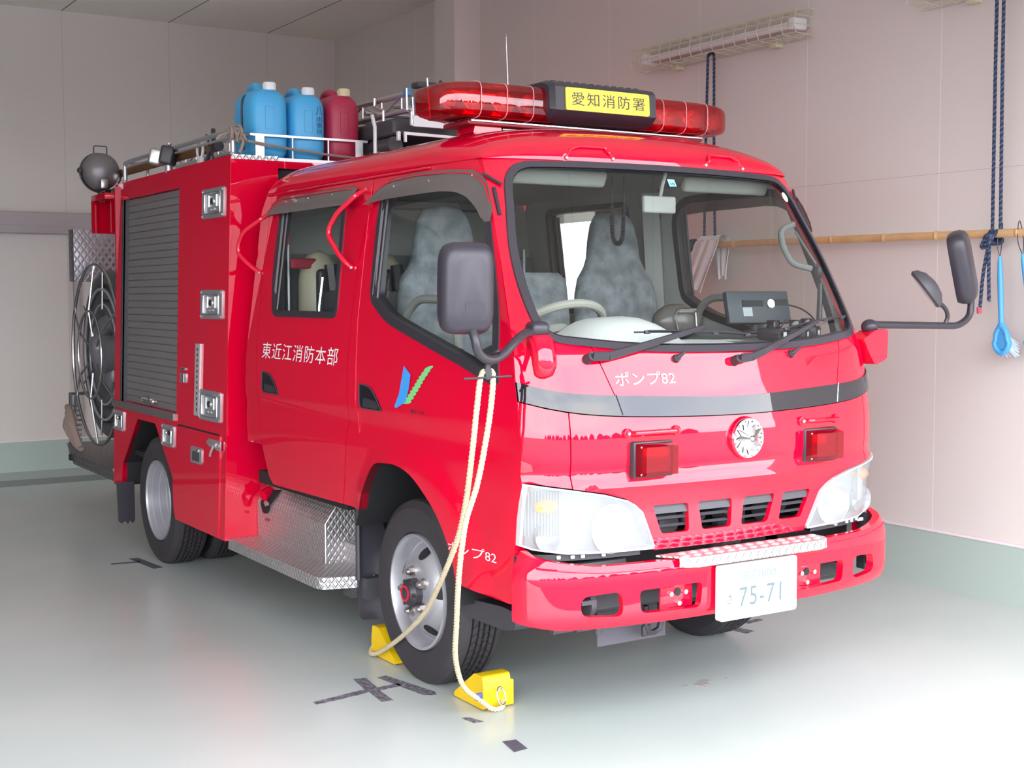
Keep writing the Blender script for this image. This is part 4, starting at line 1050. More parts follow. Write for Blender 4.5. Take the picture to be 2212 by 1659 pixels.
for sg in (-1, 1):
    lens_loft(sg*.20, sg*.725, sg).build('red_lens', REDL, lbar, 50)
    m = MB()
    for t in (.32, .44, .555): 
        x = sg*t; k = 1.0; P = [(x, 1.06+.1562*abs(cos(a))**.32*(1 if cos(a) > 0 else -1), 2.240+.0712*abs(sin(a))**.45*(1 if sin(a) > 0 else -1)) for a in np.linspace(0, 2*pi, 33)[:-1]]
        m.tube(P, .0016, 5, closed=True)
    m.build('lens_seam', mat('pink_seam', (.8, .35, .4, 1), .4), lbar, merge=False)
    m = MB()
    for x in (.29, .41, .54, .655):
        r = .045 if x < .6 else .034
        m.lathe([(r, -.02), (r*.85, .01), (r*.5, .03), (0, .035)], (sg*x, 1.0, 2.238), (0, 1, 0), 20); m.cyl((sg*x, 1.0, 2.238), (sg*x, .985, 2.238), .012)
    m.box((sg*.40-.20, 1.06, 2.175), (sg*.40+.20, 1.08, 2.285))
    m.build('rotating_reflector', REFL, lbar, merge=False)
    MB().box((sg*.43-.22, .97, 2.176), (sg*.43+.22, 1.15, 2.186)).build('lens_floor', mat('dark_red_base', (.25, .01, .02, 1), .4), lbar)
    ft = MB().prism([(-.066, 2.120), (.066, 2.120), (.05, 2.180), (-.05, 2.180)], lambda a, b, w: (sg*.475+a, w, b), .99, 1.12); ft.build('bar_foot', RED, lbar)
# centre speaker box and sign
P = [(.90, 2.185), (.872, 2.205), (.862, 2.215), (.868, 2.305), (.885, 2.322), (.93, 2.334), (1.18, 2.334), (1.235, 2.31), (1.245, 2.20), (1.22, 2.175), (.95, 2.172)]
cb = MB(); n = len(P); V = []
for x, k in ((-.262, .90), (-.245, 1.), (.245, 1.), (.262, .90)):
    for y, z in P: V.append((x, 1.055+(y-1.055)*k, 2.25+(z-2.25)*k))
cb.add(V, [(i*n+k, i*n+(k+1) % n, (i+1)*n+(k+1) % n, (i+1)*n+k) for i in range(3) for k in range(n)]+[tuple(range(n-1, -1, -1)), tuple(3*n+k for k in range(n))])
cb.build('speaker_box', MIRB, lbar, 30)
m = MB()
for k in range(12): m.box((-.22+.037*k, .93, 2.330), (-.20+.037*k, 1.19, 2.338), .002)
m.build('box_rib', BLK, lbar, merge=False)
cs = rpoly([(-.200, 2.216, .006), (.208, 2.216, .012), (.208, 2.304, .012), (-.200, 2.304, .006)], 3)
sy = lambda z: .8600+.05*(z-2.215)*0+(.006*(z-2.215)/.09)
panel_mb(cs, [], lambda a, b: (a, sy(b)-.005, b), lambda a, b: (a, sy(b)+.003, b), .05, 0, 0).build('sign_plate', SIGNY, lbar)
text_on('sign_lettering', '愛知消防署', mat('sign_black', (.04, .035, .05, 1), .35), lbar, lambda u, v: (-.182+u, sy(2.229+v)-.0065, 2.229+v), .372, .066, .024, 1.2)
MB().box((-.39, 1.02, 2.142), (.30, 1.12, 2.158), .002).build('silver_underplate', ALU, lbar)
# antenna
MB().cyl((-.052, 1.5, 2.12), (-.073, 1.5, 2.615), .0028, .0018, 8).ball((-.073, 1.5, 2.62), .005, 8).cyl((-.052, 1.5, 2.12), (-.052, 1.5, 2.15), .014).build('antenna', CHR, truck, merge=False)

# ---- wheels
def wheel(name, x, y, z, R, Wd, sg, kind):
    """axis along x; sg = side the outer face looks to"""
    o = Vector((x, y, z)); d = Vector((sg, 0, 0))
    t = MB(); hw = Wd/2
    prof = [(.222, -hw*.80), (.235, -hw*.95), (.285, -hw*1.05), (.325, -hw*1.0), (R-.022, -hw*.90), (R-.006, -hw*.80), (R, -hw*.62)]
    gro = [(-.52, .010), (-.24, .010), (.0, .012), (.24, .010), (.52, .010)]
    for gc, gw in gro:
        c = gc*hw; prof += [(R, c-gw*.5), (R-.010, c-gw*.3), (R-.010, c+gw*.3), (R, c+gw*.5)]
    prof += [(R, hw*.62), (R-.006, hw*.80), (R-.022, hw*.90), (.325, hw*1.0), (.285, hw*1.05), (.235, hw*.95), (.222, hw*.80), (.20, hw*.5), (.20, -hw*.5), (.222, -hw*.80)]
    t.lathe(prof, o, d, 96)
    ty = t.build(name, TYRE, truck, 28)
    # tread siping: small blocks along the shoulder grooves
    m = MB(); nb = 66
    for k in range(nb):
        a = 2*pi*k/nb
        for j, gc in enumerate((-.38, -.12, .12, .38)):
            a2 = a+(.5*(2*pi/nb) if j % 2 else 0); 
            rad = Vector((0, cos(a2), sin(a2))); tan = Vector((0, -sin(a2), cos(a2)))
            c = o+rad*(R-.004)+Vector((gc*hw, 0, 0)); e = Vector((hw*.13, 0, 0))+tan*(.008 if j % 2 else -.008)
            V = [c-e-tan*.0022, c+e-tan*.0022, c+e+tan*.0022, c-e+tan*.0022]; V = V+[v+rad*.0052 for v in V]
            m.add(V, [(0, 1, 2, 3), (7, 6, 5, 4), (0, 4, 5, 1), (1, 5, 6, 2), (2, 6, 7, 3), (3, 7, 4, 0)])
    if kind != 'inner': m.build('tread_sipe', DARK, ty, merge=False)
    r = MB()
    if kind == 'front':
        pr = [(.226, hw*.86), (.224, hw*.98), (.214, hw*1.0), (.206, hw*.86), (.200, hw*.52), (.195, hw*.36), (.188, hw*.34), (.178, hw*.46), (.155, hw*.74), (.138, hw*.90), (.122, hw*.985), (.108, hw*1.0), (.0, hw*1.0)]
        rim = r.lathe(pr, o, d, 64).build('rim', SILV, ty, 50)
        h_ = MB(); pz = [(p[0], p[1]) for p in pr[6:]][::-1]
        for k in range(5):
            a = radians(80-72*k); rad = Vector((0, cos(a)*(-1 if sg < 0 else 1), sin(a))); tn = rad.cross(d); V = []
            for q in np.linspace(0, 2*pi, 25)[:-1]:
                rr_ = .156+.024*cos(q); tt = .026*sin(q); R1 = sqrt(rr_*rr_+tt*tt); hh = float(np.interp(R1, [p[0] for p in pz], [p[1] for p in pz]))
                V.append(o+rad*rr_+tn*tt+d*(hh+.0025))
            cc = o+rad*.156+d*(hw*.72+.003); n0 = len(V); h_.add(V+[cc], [(i, (i+1) % n0, n0) for i in range(n0)])
        h_.build('vent_hole', DARK, ty, merge=False)
        nu_ = MB()
        for k in range(5):
            a = radians(105-72*k); rad = Vector((0, cos(a)*(-1 if sg < 0 else 1), sin(a))); c = o+rad*.082+d*hw*1.0
            nu_.cyl(c, c+d*.005, .023, n=18).cyl(c, c+d*.024, .0165, n=6).cyl(c+d*.024, c+d*.033, .012, .010, 12)
        nu_.build('wheel_nut', NICKEL, ty, merge=False)
        hb2 = MB().lathe([(.058, hw*.60), (.056, hw*.97+.030), (.046, hw*.97+.042), (.040, hw*.97+.048), (.0, hw*.97+.060)], o, d, 12)
        for k in range(6):
            a = radians(60*k); c = o+Vector((0, cos(a), sin(a)))*.048+d*(hw*.97+.03); hb2.cyl(c, c+d*.014, .008, n=6)
        hb2.build('hub', BLK, ty, 25, merge=False)
        MB().lathe([(.032, hw*.97+.0505), (.032, hw*.97+.054), (.024, hw*.97+.054), (.024, hw*.97+.0505)], o, d, 24).build('hub_ring', RED, ty)
    else:
        pr = [(.226, hw*.86), (.224, hw*.98), (.214, hw*1.0), (.207, hw*.90), (.206, hw*.68), (.199, hw*.64), (.198, hw*.28), (.191, hw*.24), (.190, -hw*.14), (.183, -hw*.18), (.182, -hw*.55), (.165, -hw*.66), (.12, -hw*.7), (.0, -hw*.7)]
        r.lathe(pr, o, d, 64).build('rim', SILV, ty, 30)
    return ty
WL = .195
wheel('front_wheel', -.76+.0+WL*.0-.005+WL/2*.98, 1.06, .352, .360, WL, -1, 'front')
wheel('front_wheel', .76-WL/2*.98, 1.06, .352, .360, WL, 1, 'front')
for sg in (-1, 1):
    wheel('rear_wheel', sg*(.905-WL/2), 3.885, .352, .360, WL, sg, 'rear')
    wheel('rear_wheel', sg*(.905-WL/2-.235), 3.885, .352, .360, WL, sg, 'inner')
MB().cyl((-.62, 3.885, .36), (.62, 3.885, .36), .06).ball((0, 3.885, .38), .15, sc=(1, 1, .9)).cyl((-.62, 1.06, .33), (.62, 1.06, .33), .035).build('axle', DARK, truck, merge=False)
# chassis frame and under-body
MB().box((-.40, .30, .50), (-.34, 4.7, .66)).box((.34, .30, .50), (.40, 4.7, .66)).box((-.34, .5, .30), (.34, 1.9, .62), .03).box((-.5, 2.2, .36), (.5, 3.0, .66), .03).box((-.34, 3.2, .5), (.34, 3.3, .62)).build('chassis', DARK, truck, merge=False)
for sg in (-1, 1):   # leaf springs, mud flaps
    MB().tube([(sg*.47, .55, .42), (sg*.47, .8, .34), (sg*.47, 1.06, .31), (sg*.47, 1.35, .35), (sg*.47, 1.65, .44)], .022, 6).build('leaf_spring', DARK, truck)
    P = [(.66, .62), (.745, .60), (.755, .30), (.745, .125), (.62, .118), (.60, .40)]
    MB().prism(rpoly([(a, b, .02) for a, b in P], 3), lambda a, b, w: (sg*a, w, b), 1.60, 1.615).build('mud_flap', RUB, truck)
    # dark flare behind the wheel and the black corner step
    MB().tube([(sg*.755, 1.598, z) for z in np.linspace(.62, .30, 8)], .012, 8).build('flap_rib', RUB, truck)
    zz = [(.70, .405), (.42, .425), (.33, .42), (.33, .36), (.40, .345), (.70, .34)]
    MB().prism(rpoly([(a, b, .015) for a, b in zz], 3), lambda a, b, w: (sg*w, a, b), .62, .775).build('corner_step', RUB, truck)
    MB().box((min(sg*.790, sg*.826), .215, .41), (max(sg*.790, sg*.826), .262, .635), .006).build('bumper_gap_shade', RUB, truck)  # dark block standing in for the shaded gap between bumper and door
MB().prism([(-.965, .385), (-.86, .385), (-.86, .150), (-.875, .132), (-.89, .150), (-.905, .130), (-.92, .150), (-.94, .135), (-.958, .150)], lambda a, b, w: (a, w, b), 4.475, 4.49).build('rear_mud_flap', RUB, truck)
MB().prism([(.86, .385), (.95, .385), (.95, .14), (.86, .14)], lambda a, b, w: (a, w, b), 4.475, 4.49).build('rear_mud_flap', RUB, truck)

# ---- running board and tread-plate box (left in the photograph) and its twin
for sg in (-1, 1):
    V = rpoly([(-.905, 2.745), (-.905, 1.665, .04), (-.70, 1.60, .02), (-.60, 1.60), (-.60, 2.745)], 4)
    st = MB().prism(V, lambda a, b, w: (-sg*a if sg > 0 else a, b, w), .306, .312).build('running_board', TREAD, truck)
    e = rpoly([(-.905, 2.745), (-.905, 1.665, .04), (-.70, 1.60, .02)], 4)[0:7]
    e = [(-.905, 2.745), (-.905, 1.72), (-.902, 1.69), (-.893, 1.668), (-.875, 1.655), (-.68, 1.598)]
    k_ = -sg if sg > 0 else 1
    V = [(k_*a, b, .312) for a, b in e]+[(k_*(a*1.003), b, .262) for a, b in e]
    MB().add(V, [(k, k+1, 7+k, 6+k) for k in range(5)]).build('board_edge', TREAD, st)
    prf = [(-.755, .312), (-.755, .487), (-.70, .565), (-.64, .575), (-.60, .575), (-.60, .312)]
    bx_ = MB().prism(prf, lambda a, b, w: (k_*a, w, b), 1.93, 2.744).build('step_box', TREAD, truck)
    MB().tube([(k_*-.755, 1.931, .312), (k_*-.755, 1.931, .487), (k_*-.70, 1.931, .565)], .0025, 5).build('box_edge', ALU, bx_)
    MB().prism([(-.60, .312), (-.66, .312), (-.66, .40), (-.60, .43)], lambda a, b, w: (k_*a, w, b), 1.62, 1.93).build('inner_gusset', TREAD, bx_)
    # filler recess with red cap
    q = rpoly([(2.70, .545, .01), (2.55, .560, .01), (2.56, .50, .03), (2.60, .44, .03), (2.645, .44, .03), (2.68, .50, .02)], 4)
    MB().prism([(y, z) for y, z in q], lambda a, b, w: (k_*(-.757+max(0, b-.487)*.7+w), a, b), -.010, .02).build('filler_recess', DARK, bx_)
    MB().cyl((k_*-.768, 2.635, .525), (k_*-.72, 2.65, .545), .028).box((k_*-.752-.004, 2.63, .528), (k_*-.752+.004, 2.68, .542)).build('filler_cap', RED, bx_, merge=False)
    MB().box((k_*-.7595-.001, 2.585, .405), (k_*-.7595+.001, 2.63, .417)).build('small_tag', mat('dull_red', (.3, .05, .06, 1), .5), bx_)
    MB().box((min(k_*-.78, k_*-.60), 1.62, .22), (max(k_*-.78, k_*-.60), 1.70, .26)).box((min(k_*-.74, k_*-.66), 1.55, .22), (max(k_*-.74, k_*-.66), 1.62, .31)).build('board_bracket', DGREY, truck, merge=False)

# ================================================================== equipment body
def SB(z): return .86+.065*(2.18-z)/1.9
def fB(off, sg=-1): return lambda y, z: (sg*(SB(z)+off), y, z)
side_out = [(2.75, .300), (2.75, 2.178), (4.705, 2.178), (4.705, .60), (4.70, .375), (4.68, .350), (4.56, .350), (4.525, .36), (4.512, .497), (4.222, .785), (3.885, .785), (3.567, .520), (3.552, .386), (3.512, .30)]
SHU = [(3.515, .868), (4.545, .868), (4.545, 2.072), (3.515, 2.072)]
eb = panel_mb(side_out, [SHU], fB(0), fB(-.03), .12, 0, 0).build('equipment_body', RED, truck, 20)
panel_mb([(-a, b) if False else (a, b) for a, b in side_out], [], fB(0, 1), fB(-.03, 1), .2, 0, 0).build('right_side_panel', RED, eb, 20)
# front, top, rear of the body
V = [(-SB(.3), 2.75, .30), (-.60, 2.75, .30), (-.60, 2.75, 2.135), (-SB(2.178), 2.75, 2.135), (-SB(2.178), 2.75, 2.178)]
m = MB().prism([(-SB(.3)+.002, .30), (-.618, .30), (-.618, 2.178), (-SB(2.178)+.002, 2.178)], lambda a, b, w: (a, w, b), 2.748, 2.775)
m.prism([(SB(.3)-.002, .30), (.618, .30), (.618, 2.178), (SB(2.178)-.002, 2.178)], lambda a, b, w: (a, w, b), 2.748, 2.775)
m.box((-.62, 2.752, 2.125), (.62, 2.80, 2.168))
m.build('front_panel', RED, eb, merge=False)
MB().box((-.62, 2.79, .45), (.62, 2.81, 2.13)).build('body_bulkhead', DARK, eb)
MB().box((-.858, 2.75, 2.160), (.858, 4.70, 2.176)).build('top_deck', ALU, eb)
MB().box((-.86, 2.742, 2.160), (-.618, 2.80, 2.181)).build('deck_tread_strip', TREADW, eb)
MB().box((-.88, 4.68, .37), (.88, 4.70, 2.16)).build('body_rear_panel', REDIN, eb)
MB().box((-.86, 2.80, .55), (.86, 4.66, .58)).box((-.62, 3.5, .30), (.62, 3.53, .9)).build('body_underside', DARK, eb, merge=False)
# wheel well lining
AR = [(4.525, .36), (4.512, .497), (4.222, .785), (3.885, .785), (3.567, .520), (3.552, .386), (3.55, .30)]
V = [fB(-.005)(y, z) for y, z in AR]+[(-.40, y, z) for y, z in AR]
MB().add(V, [(k, k+1, len(AR)+k+1, len(AR)+k) for k in range(len(AR)-1)]).add([(-.42, 3.4, .3), (-.42, 4.6, .3), (-.42, 4.6, .9), (-.42, 3.4, .9)], [(0, 1, 2, 3)]).build('wheel_well', DARK, eb)
# roller shutter
m = MB(); ns = 30; zs = np.linspace(.868, 2.072, ns+1); V = []
for i in range(ns):
    z0, z1 = zs[i], zs[i+1]
    for z, o_ in ((z0, -.030), (z0+.004, -.023), (z1-.004, -.023), (z1, -.030)):
        V += [fB(o_)(3.515, z), fB(o_)(4.52, z)]
n = len(V)//2
sh = MB().add(V, [(2*k, 2*k+1, 2*k+3, 2*k+2) for k in range(n-1)]).build('roller_shutter', SHUT, eb, 20, merge=False)
m = MB()
m.prism([(4.545, .868), (4.575, .868), (4.575, 2.072), (4.545, 2.072)], lambda a, b, w: fB(w)(a, b), -.03, .003)
m.prism([(4.515, .868), (4.53, .868), (4.53, 2.072), (4.515, 2.072)], lambda a, b, w: fB(w)(a, b), -.028, -.004)
m.build('shutter_channel', DGREY, eb, merge=False)
MB().prism([(3.53, .829), (4.715, .829), (4.715, .866), (3.53, .866)], lambda a, b, w: fB(w)(a, b), -.01, .014).build('shutter_sill', mat('worn_sill', (.35, .32, .33, 1), .4, .8), eb)
hd = MB().box((-.905, 3.80, .905), (-.885, 3.99, .93), .004)
for y in (4.02, 4.13): pass
hd = MB().prism(rpoly([(4.02, .885, .02), (4.15, .885, .02), (4.15, .925, .02), (4.02, .925, .02)]), lambda a, b, w: fB(w)(a, b), -.022, -.010)
hd.ball(fB(-.005)(4.135, .905), .014, 12).tube(fillet([fB(-.02)(4.12, .905), fB(.01)(4.10, .905), fB(.01)(3.93, .905), fB(-.02)(3.91, .905)], .01), .007, 8).ball(fB(-.002)(3.925, .905), .016, 12)
hd.build('shutter_handle', CHR, eb, merge=False)
# recessed latches
def plate(y0, y1, z0, z1, nm, kind):
    P = rpoly([(y0, z0, .012), (y1, z0, .012), (y1, z1, .012), (y0, z1, .012)], 3)
    I = rpoly([(y0+.045, z0+.022, .01), (y1-.045, z0+.022, .01), (y1-.045, z1-.022, .01), (y0+.045, z1-.022, .01)], 3) if kind == 'big' else rpoly([(y0+.035, z0+.018, .006), (y1-.035, z0+.018, .006), (y1-.035, z1-.025, .006), (y0+.035, z1-.025, .006)], 3)
    o = panel_mb(P, [I], fB(.008), fB(0), .1, 0, 0).build(nm, STEEL, eb, 30)
    MB().add([fB(.002)(a, b) for a, b in I], [tuple(range(len(I)))]).build('latch_dish', STEEL, o)
    # rim bead
    MB().tube([fB(.009)(a, b) for a, b in I], .0035, 6, closed=True).build('dish_rim', CHR, o)
    yc_, zc_ = (y0+y1)/2, z0+(z1-z0)*(.56 if kind == 'big' else .62)
    m = MB()
    if kind == 'big':
        for dy in (.016, -.016): m.ball(fB(.006)(yc_+dy, zc_), .016, 12, sc=(.6, .85, 1))
        for dy in (.055, -.055): m.tube([fB(.006)(yc_+dy, zc_-.025), fB(.006)(yc_+dy, zc_+.03)], .006, 8)
        for dy in (.025, -.025): m.ball(fB(.004)(yc_+dy, z0+.045), .007, 8)
    else:
        m.ball(fB(.006)(yc_+.02, zc_), .012, 10); 
    m.build('latch_knob', CHR, o, merge=False)
    d_ = MB()
    if kind == 'big': d_.box(Vector(fB(.006)(yc_-.004, zc_-.016)), Vector(fB(.018)(yc_+.004, zc_+.016)))
    else: d_.box(Vector(fB(.003)(yc_-.03, zc_-.012)), Vector(fB(.005)(yc_+.005, zc_+.012))); 
    d_.build('latch_slot', DARK, o)
    s = MB()
    for a in (y0+.012, y1-.012):
        for b in (z0+.012, z1-.012): s.ball(fB(.009)(a, b), .006, 8)
    s.build('latch_rivet', CHR, o, merge=False)
for z0, z1 in ((1.885, 2.033), (1.383, 1.528), (.872, 1.024)): plate(2.82, 3.132, z0, z1, 'recessed_latch', 'big')
plate(4.482, 4.680, .688, .810, 'small_latch', 'small'); plate(3.537, 3.742, .680, .799, 'small_latch', 'small')
m = MB().prism([(3.13, .885), (3.205, .885), (3.195, 1.254), (3.125, 1.254)], lambda a, b, w: fB(w)(a, b), 0, .010)
st = m.build('slotted_strip', mat('pale_metal', (.75, .70, .72, 1), .4, .6), eb)
m = MB()
for k in range(12): z = .91+.028*k; m.prism([(3.155, z), (3.168, z), (3.168, z+.014), (3.155, z+.014)], lambda a, b, w: fB(w)(a, b), .010, .0112)
m.build('strip_slot', DARK, st, merge=False)
for z0, z1, y0, y1 in ((1.107, 1.121, 3.36, 3.44), (1.042, 1.093, 3.352, 3.446)):
    o = MB().prism(rpoly([(y0, z0, .005), (y1, z0, .005), (y1, z1, .005), (y0, z1, .005)], 2), lambda a, b, w: fB(w)(a, b), 0, .007).build('switch_plate', STEEL, eb)
    MB().prism([((y0+y1)/2-.02, z0+.004), ((y0+y1)/2+.02, z0+.004), ((y0+y1)/2+.02, z1-.004), ((y0+y1)/2-.02, z1-.004)], lambda a, b, w: fB(w)(a, b), .007, .010).build('switch_cover', DARK if z0 > 1.1 else ALU, o)
# lower locker door outline, its pull and bolt latch
ld = rpoly([(2.825, .308, .004), (3.50, .308, .02), (3.535, .392, .004), (3.475, .70, .004), (3.475, .808, .004), (2.825, .808, .004)], 2)
panel_mb(ld, [], fB(.006), fB(.0), .2, 0, 0).build('locker_door', RED, eb)
MB().prism([(2.85, .808), (3.475, .808), (3.475, .816), (2.85, .816)], lambda a, b, w: fB(w)(a, b), .0005, .0015).build('locker_gap', DARK, eb)
o = MB().prism(rpoly([(3.072, .640, .015), (3.242, .640, .015), (3.242, .724, .015), (3.072, .724, .015)], 3), lambda a, b, w: fB(w)(a, b), .006, .012).build('locker_pull', STEEL, eb)
MB().prism(rpoly([(3.10, .652, .012), (3.215, .652, .012), (3.21, .70, .012), (3.105, .705, .012)], 3), lambda a, b, w: fB(w)(a, b), .012, .0135).build('pull_recess', DGREY, o)
MB().ball(fB(.014)(3.12, .708), .012, 10, sc=(.6, 1, 1)).build('pull_lip', CHR, o)
o = MB().prism(rpoly([(2.80, .735, .008), (2.97, .748, .008), (3.005, .765, .01), (2.97, .785, .008), (2.80, .785, .008)], 2), lambda a, b, w: fB(w)(a, b), .006, .012).tube([fB(.018)(2.79, .765), fB(.018)(2.95, .765)], .008, 8).tube([fB(.02)(2.87, .762), fB(.03)(2.885, .722), fB(.03)(2.895, .705)], .006, 8).ball(fB(.02)(2.83, .765), .014, 10).build('bolt_latch', STEEL, eb, merge=False)
# ---- roof rails
m = MB()
m.tube(fillet([(-.83, 4.63, 2.18), (-.83, 4.63, 2.295), (-.83, 4.50, 2.302), (-.83, 2.86, 2.302), (-.83, 2.80, 2.302), (-.83, 2.80, 2.18)], .02), .013, 10)
m.tube([(-.83, 4.60, 2.272), (-.83, 2.82, 2.272)], .006, 8)
m.tube([(-.815, 4.60, 2.30), (-.70, 4.60, 2.30), (-.70, 4.60, 2.18)], .010, 8)
m.build('side_roof_rail', STEEL, eb, merge=False)
MB().ball((-.83, 4.63, 2.185), .018, 10).ball((-.83, 2.80, 2.185), .018, 10).ball((-.83, 3.78, 2.33), .014, 10).build('rail_foot', CHR, eb, merge=False)
m = MB().box((-.742, 2.795, 2.283), (-.13, 2.805, 2.294)).box((-.742, 2.80, 2.283), (-.732, 3.40, 2.294))
m.box((-.716, 2.793, 2.178), (-.670, 2.799, 2.286)).box((-.175, 2.793, 2.178), (-.133, 2.799, 2.286)).cyl((-.518, 2.80, 2.178), (-.518, 2.80, 2.286), .005, n=8).cyl((-.324, 2.80, 2.178), (-.324, 2.80, 2.286), .005, n=8)
m.box((-.14, 2.80, 2.283), (-.092, 2.806, 2.294)).box((-.102, 2.80, 2.283), (-.092, 3.40, 2.294)).box((-.742, 3.36, 2.176), (-.732, 3.40, 2.29)).box((-.102, 3.36, 2.176), (-.092, 3.40, 2.29))
m.build('can_rack', mat('pale_steel', (.72, .70, .72, 1), .35, .6), eb, merge=False)
# small work lamp clipped to the rail
o = MB().box((-.875, 3.66, 2.20), (-.80, 3.80, 2.30), .015, mat4=Matrix.Translation((-.845, 3.745, 2.262)) @ Matrix.Rotation(radians(-28), 4, 'Z') @ Matrix.Rotation(radians(12), 4, 'Y')).build('work_lamp', BLK, eb)
MB().box((-.035, -.05, -.045), (.035, .05, .045), .016, mat4=Matrix.Translation((-.895, 3.80, 2.258)) @ Matrix.Rotation(radians(-28), 4, 'Z') @ Matrix.Rotation(radians(12), 4, 'Y')).build('lamp_face', ALU, o)
MB().cyl((-.845, 3.745, 2.17), (-.845, 3.745, 2.21), .02).build('lamp_mount', STEEL, o)
# ring clamp for the pike pole
P = [(-.80+.0, 3.36+.045*cos(a), 2.262+.045*sin(a)) for a in np.linspace(0, 2*pi, 25)[:-1]]
MB().tube(P, .008, 8, closed=True).box((-.81, 3.33, 2.176), (-.79, 3.39, 2.225), .004).build('pole_clamp', mat('clamp_white', (.8, .78, .8, 1), .4), eb, merge=False)
MB().tube([(-.79, 3.30, 2.19), (-.77, 3.24, 2.30), (-.76, 3.27, 2.36)], .012, 8).tube([(-.78, 3.20, 2.18), (-.80, 3.26, 2.33)], .006, 6).build('dark_bracket', BLK, eb, merge=False)
# ---- search lamp on a bracket behind
sl = MB().ball((-.895, 4.93, 2.268), .115, 28, sc=(1, .92, 1)); slo = sl.build('search_lamp', mat('lamp_shell_grey', (.22, .20, .21, 1), .38, .5), truck, 50)
MB().lathe([(.113, 0), (.120, .02), (.112, .05), (.0, .055)], (-.895, 4.96, 2.268), (0, 1, .05), 28).build('lamp_rim', DGREY, slo)
MB().tube(fillet([(-.935, 4.93, 2.375), (-.935, 4.93, 2.425), (-.855, 4.93, 2.425), (-.855, 4.93, 2.375)], .01), .004, 6).build('lamp_handle', DGREY, slo)
P = [(-.895+.128*cos(a), 4.93, 2.268+.128*sin(a)) for a in np.linspace(pi, 2*pi, 17)]
MB().tube(P, .006, 6).ball((-1.02, 4.93, 2.27), .02, 10).ball((-.77, 4.93, 2.27), .02, 10).cyl((-.895, 4.93, 2.14), (-.895, 4.93, 2.08), .02).build('lamp_yoke', BLK, slo, merge=False)
MB().box((-.93, 4.80, 2.155), (-.885, 4.86, 2.215), .01).build('socket_box', ALU, slo)
MB().box((-.86, 4.84, 2.12), (-.80, 4.98, 2.16), .01).build('lamp_base', BLK, slo)
# ---- red rear locker frame
m = MB().box((-.935, 4.705, 2.085), (-.55, 5.02, 2.125), .006).box((-.935, 4.99, 1.89), (-.905, 5.02, 2.09)).box((-.87, 4.80, 1.89), (-.55, 4.83, 2.09))
m.box((-.905, 5.012, 1.89), (-.55, 5.02, 2.09)); m.build('rear_locker_frame', REDIN, truck, merge=False)
# ---- rear tread deck
pd = [(-.925, 4.705), (-.925, 5.72), (-.80, 6.35), (.80, 6.35), (.925, 5.72), (.925, 4.705)]
m = MB().prism(pd, lambda a, b, w: (a, b, w), .430, .440)
n = len(pd); V = [(a, b, .44) for a, b in pd]+[(a*.985, b-.01 if b > 5 else b, .36) for a, b in pd]
m.add(V, [(k, k+1, n+k+1, n+k) for k in range(n-1)])
rdk = m.build('rear_deck', TREADD, truck, merge=False)
MB().box((-.932, 5.70, .385), (-.918, 5.76, .425)).build('deck_slot', DARK, rdk)
MB().box((-.80, 6.02, 1.60), (-.35, 6.16, 1.965), .004).build('tread_plate_box', TREADD if False else diamond('dull_tread_plate', (.48, .44, .47, 1), .4, .05, 1., .35), truck)
MB().tube([(-.79, 6.25, .44), (-.79, 6.25, .80), (-.50, 6.25, .80)], .016, 8).tube([(-.785, 6.2, .44), (-.77, 6.2, .79)], .01, 6).build('rear_post', DGREY, truck, merge=False)
ribs = MB()
for k in range(8): ribs.tube([(-.785, 6.24, .47+.035*k), (-.72+.0*k, 6.24, .47+.035*k)], .010, 6)
ribs.build('corrugated_hose_end', MGREY, truck, merge=False)

# ================================================================== loose things on and in the engine (all standing free)
def at(p): return (p[0]+TX, p[1]+TY, p[2])
def T_(mb): return shift(mb, (TX, TY, 0))
